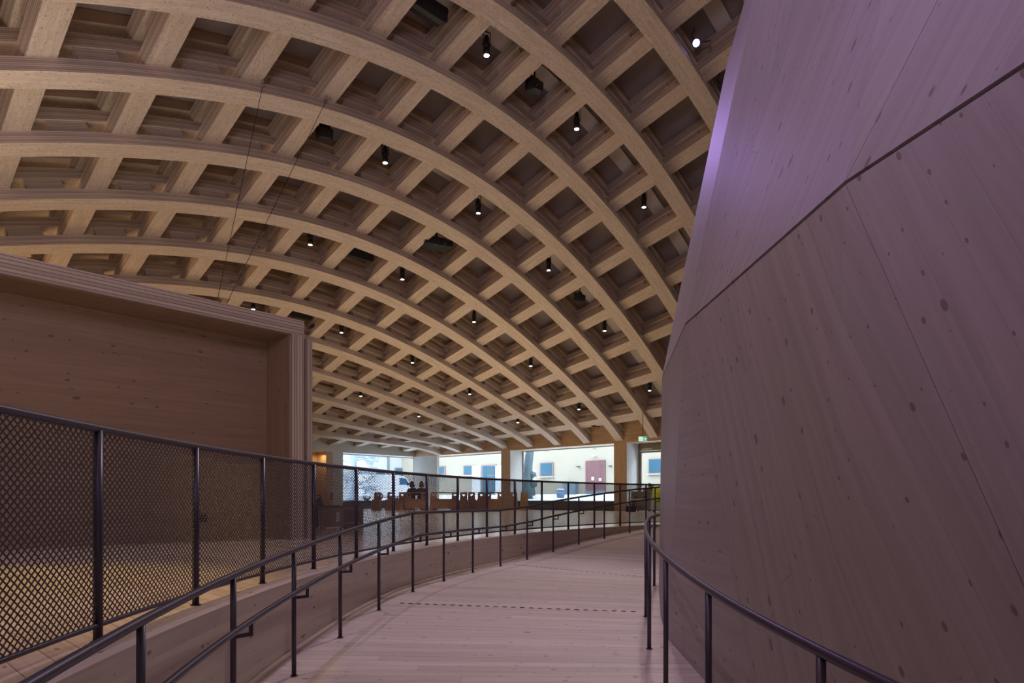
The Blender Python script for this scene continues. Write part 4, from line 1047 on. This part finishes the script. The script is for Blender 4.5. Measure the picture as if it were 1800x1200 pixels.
# wing of the building beyond the left window
PX = 20.5
wing = thing('building_wing', 'pale building wing with a downpipe beyond the far left window', 'building', plan(PX, 2, 0.5)); wb = plan(PX, 2, 0.5)
bm = bmesh.new(); slab(bm, PX, PX+2, -12, GQ, 0.4, 11); loc_bm(bm, wb); link('wall', bm, M['pale_render'], wing)
def wing_rect(bm, x0, x1, y0, y1, d0, d1):
    qa = q_at(x0, PX); qb = q_at(x1, PX); dep = plan(PX, (qa+qb)/2).y
    slab(bm, PX+d0, PX+d1, qa, qb, zat(y1, dep), zat(y0, dep))
for (x0, x1, y0, y1) in ((727, 741, 799, 810), (694, 708, 822, 840), (729, 741, 821, 835), (662, 676, 826, 838)):
    bm = bmesh.new(); wing_rect(bm, x0, x1, y0, y1, -0.05, 0.0); loc_bm(bm, wb); w_ = link('window_frame', bm, M['slate'], wing)
    bm = bmesh.new(); wing_rect(bm, x0+1.5, x1-1, y0+1, y1-1.5, -0.07, -0.05); loc_bm(bm, wb); link('window_pane', bm, M['winglass'], w_)
qd = q_at(682.5, PX); dep = plan(PX, qd).y
bm = bmesh.new(); tube(bm, [plan(PX-0.1, q_at(675.5, PX), zat(796, dep)), plan(PX-0.08, q_at(681.5, PX), zat(801, dep)), plan(PX-0.06, qd, zat(803, dep)), plan(PX-0.06, qd, 0.6)], 0.09, 8); loc_bm(bm, wb); link('downpipe', bm, M['slate'], wing)
bm = bmesh.new(); wing_rect(bm, 700.5, 702.5, 799, 801, -0.25, 0); loc_bm(bm, wb); link('wall_lamp', bm, M['frame'], wing)
# tree trunk outside the window and snowy tree on the left
M['frost'] = plain('frost covered bark', (0.26, 0.32, 0.40), 0.9, noise=0.4, nscale=12)
def trunk(name, c, h, r, label, seed, bark='bark'):
    rnd = random.Random(seed); t = thing(name, label, 'tree', c)
    bm = bmesh.new(); pts = [Vector((0.12*math.sin(i*0.8+seed), 0.1*math.cos(i*0.6), h*i/12)) for i in range(13)]
    tube(bm, pts, [r*(1.35-0.5*min(1, i/3)-0.02*i)*(1+0.08*math.sin(i*2.3)) for i in range(13)], 14)
    for v in bm.verts: v.co += Vector((rnd.uniform(-1, 1), rnd.uniform(-1, 1), 0))*r*0.09
    link('trunk', bm, M[bark], t)
    return t, pts
tc = plan(p_at(930.5, QMAX+2.2), QMAX+2.2, ground(QMAX+2.2)-0.03); t, _ = trunk('tree', tc, 9, 0.36, 'thick frosty tree trunk just outside the right window', 3)
for (dx, z, r_, m_, nm) in ((0.33, 1.75, 0.24, 'bark', 'burl'), (0.36, 1.05, 0.28, 'bark', 'burl'), (0.40, 1.98, 0.17, 'snow', 'snow_patch'), (0.42, 1.30, 0.19, 'snow', 'snow_patch'), (0.38, 0.1, 0.25, 'snow', 'snow_patch')):
    bm = bmesh.new(); bmesh.ops.create_icosphere(bm, subdivisions=2, radius=r_)
    for v in bm.verts: v.co *= 1+0.2*math.sin(v.co.x*21+v.co.z*17)
    o = link(nm, bm, M[m_], t, True); o.location = (dx*0.8, -0.12, z)
tc = plan(PMAX+2.2, q_at(622, PMAX+2.2), 0.5); t, pts = trunk('snowy_tree', tc, 7, 0.30, 'tree with snow laden branches beyond the far left window', 5, 'frost')
rnd = random.Random(9); bm = bmesh.new()
def branch(p, d, L_, r_, lv):
    q_ = p+d*L_; cyl(bm, p, q_, r_, r_*0.6, 5, caps=False)
    if lv > 0:
        for _ in range(3): 
            nd = (d+Vector((rnd.uniform(-1, 1), rnd.uniform(-1, 1), rnd.uniform(-0.7, 0.7)))*0.8).normalized(); branch(p+d*L_*rnd.uniform(0.4, 1), nd, L_*0.62, r_*0.6, lv-1)
for i in range(30):
    a = rnd.uniform(0, 2*PI); branch(Vector((0, 0, 0.8+0.2*i)), Vector((math.cos(a), math.sin(a), rnd.uniform(-0.35, 0.3))).normalized(), 1.1, 0.06, 4)
link('snowy_branches', bm, M['frost'], t)
# barrel
c = plan(p_at(985, QMAX+3.2), QMAX+3.2, ground(QMAX+3.2)-0.03); t = thing('rain_barrel', 'pale blue barrel standing in the snow outside the right window', 'barrel', c)
M['barrel'] = plain('pale blue plastic', (0.10, 0.17, 0.30), 0.5)
bm = bmesh.new(); 
for z0, z1, r0, r1 in ((0, 0.12, 0.24, 0.28), (0.12, 0.40, 0.28, 0.30), (0.40, 0.56, 0.30, 0.28)): cyl(bm, (0, 0, z0), (0, 0, z1), r0, r1, 20)
link('body', bm, M['barrel'], t); bm = bmesh.new(); cyl(bm, (0, 0, 0.56), (0, 0, 0.64), 0.30, 0.24, 20); link('snow_cap', bm, M['snow'], t)
# white delivery van
M['van'] = plain('white van paint', (0.55, 0.58, 0.64), 0.35); M['vanglass'] = plain('dark blue glass', (0.05, 0.16, 0.30), 0.08)
vp = PMAX+3.0; c = plan(vp, (q_at(636, vp)+q_at(722, vp))/2, 0.5)
va = math.atan2(VN.y, VN.x)
t = thing('delivery_van', 'white delivery van parked in the snow beyond the far left window', 'van', c, va)
L_ = 4.6; prof_ = [(-L_/2, 0.35), (-L_/2, 1.95), (-L_/2+0.15, 2.08), (L_*0.14, 2.08), (L_*0.28, 1.95), (L_*0.40, 1.25), (L_/2-0.05, 1.02), (L_/2, 0.8), (L_/2, 0.35)]
bm = bmesh.new(); A_ = [bm.verts.new((x, -0.9, z)) for x, z in prof_]; B_ = [bm.verts.new((x, 0.9, z)) for x, z in prof_]
bm.faces.new(A_); bm.faces.new(B_[::-1])
for i in range(len(prof_)): bm.faces.new((A_[i], A_[(i+1) % len(prof_)], B_[(i+1) % len(prof_)], B_[i]))
fix(bm); bmesh.ops.bevel(bm, geom=bm.edges[:], offset=0.05, segments=2, affect='EDGES'); link('body', bm, M['van'], t)
bm = bmesh.new()
for sy in (-1, 1):
    V = [bm.verts.new((x, sy*0.912, z)) for x, z in ((L_*0.13, 1.30), (L_*0.36, 1.30), (L_*0.27, 1.82), (L_*0.13, 1.86))]; bm.faces.new(V if sy < 0 else V[::-1])
g = bmesh.ops.extrude_face_region(bm, geom=bm.faces[:]); fix(bm); link('side_window', bm, M['vanglass'], t)
bm = bmesh.new(); box(bm, -0.02, -0.75, 0, 0.02, 0.75, 0.75, Matrix.Translation((L_*0.40+0.03, 0, 1.27)) @ Matrix.Rotation(-0.68, 4, 'Y')); link('windscreen', bm, M['vanglass'], t)
for sx in (-L_*0.30, L_*0.32):
    for sy in (-0.85, 0.85):
        bm = bmesh.new(); cyl(bm, (sx, sy-0.1, 0.33), (sx, sy+0.1, 0.33), 0.33, n=24); w_ = link('wheel', bm, M['black'], t)
        bm = bmesh.new(); cyl(bm, (sx, sy-0.11, 0.33), (sx, sy+0.11, 0.33), 0.18, n=16); link('hubcap', bm, M['metal'], w_)
for sy in (-1, 1):
    bm = bmesh.new(); box(bm, L_*0.30, sy*0.9, 1.25, L_*0.34, sy*1.12, 1.48); link('wing_mirror', bm, M['black'], t)
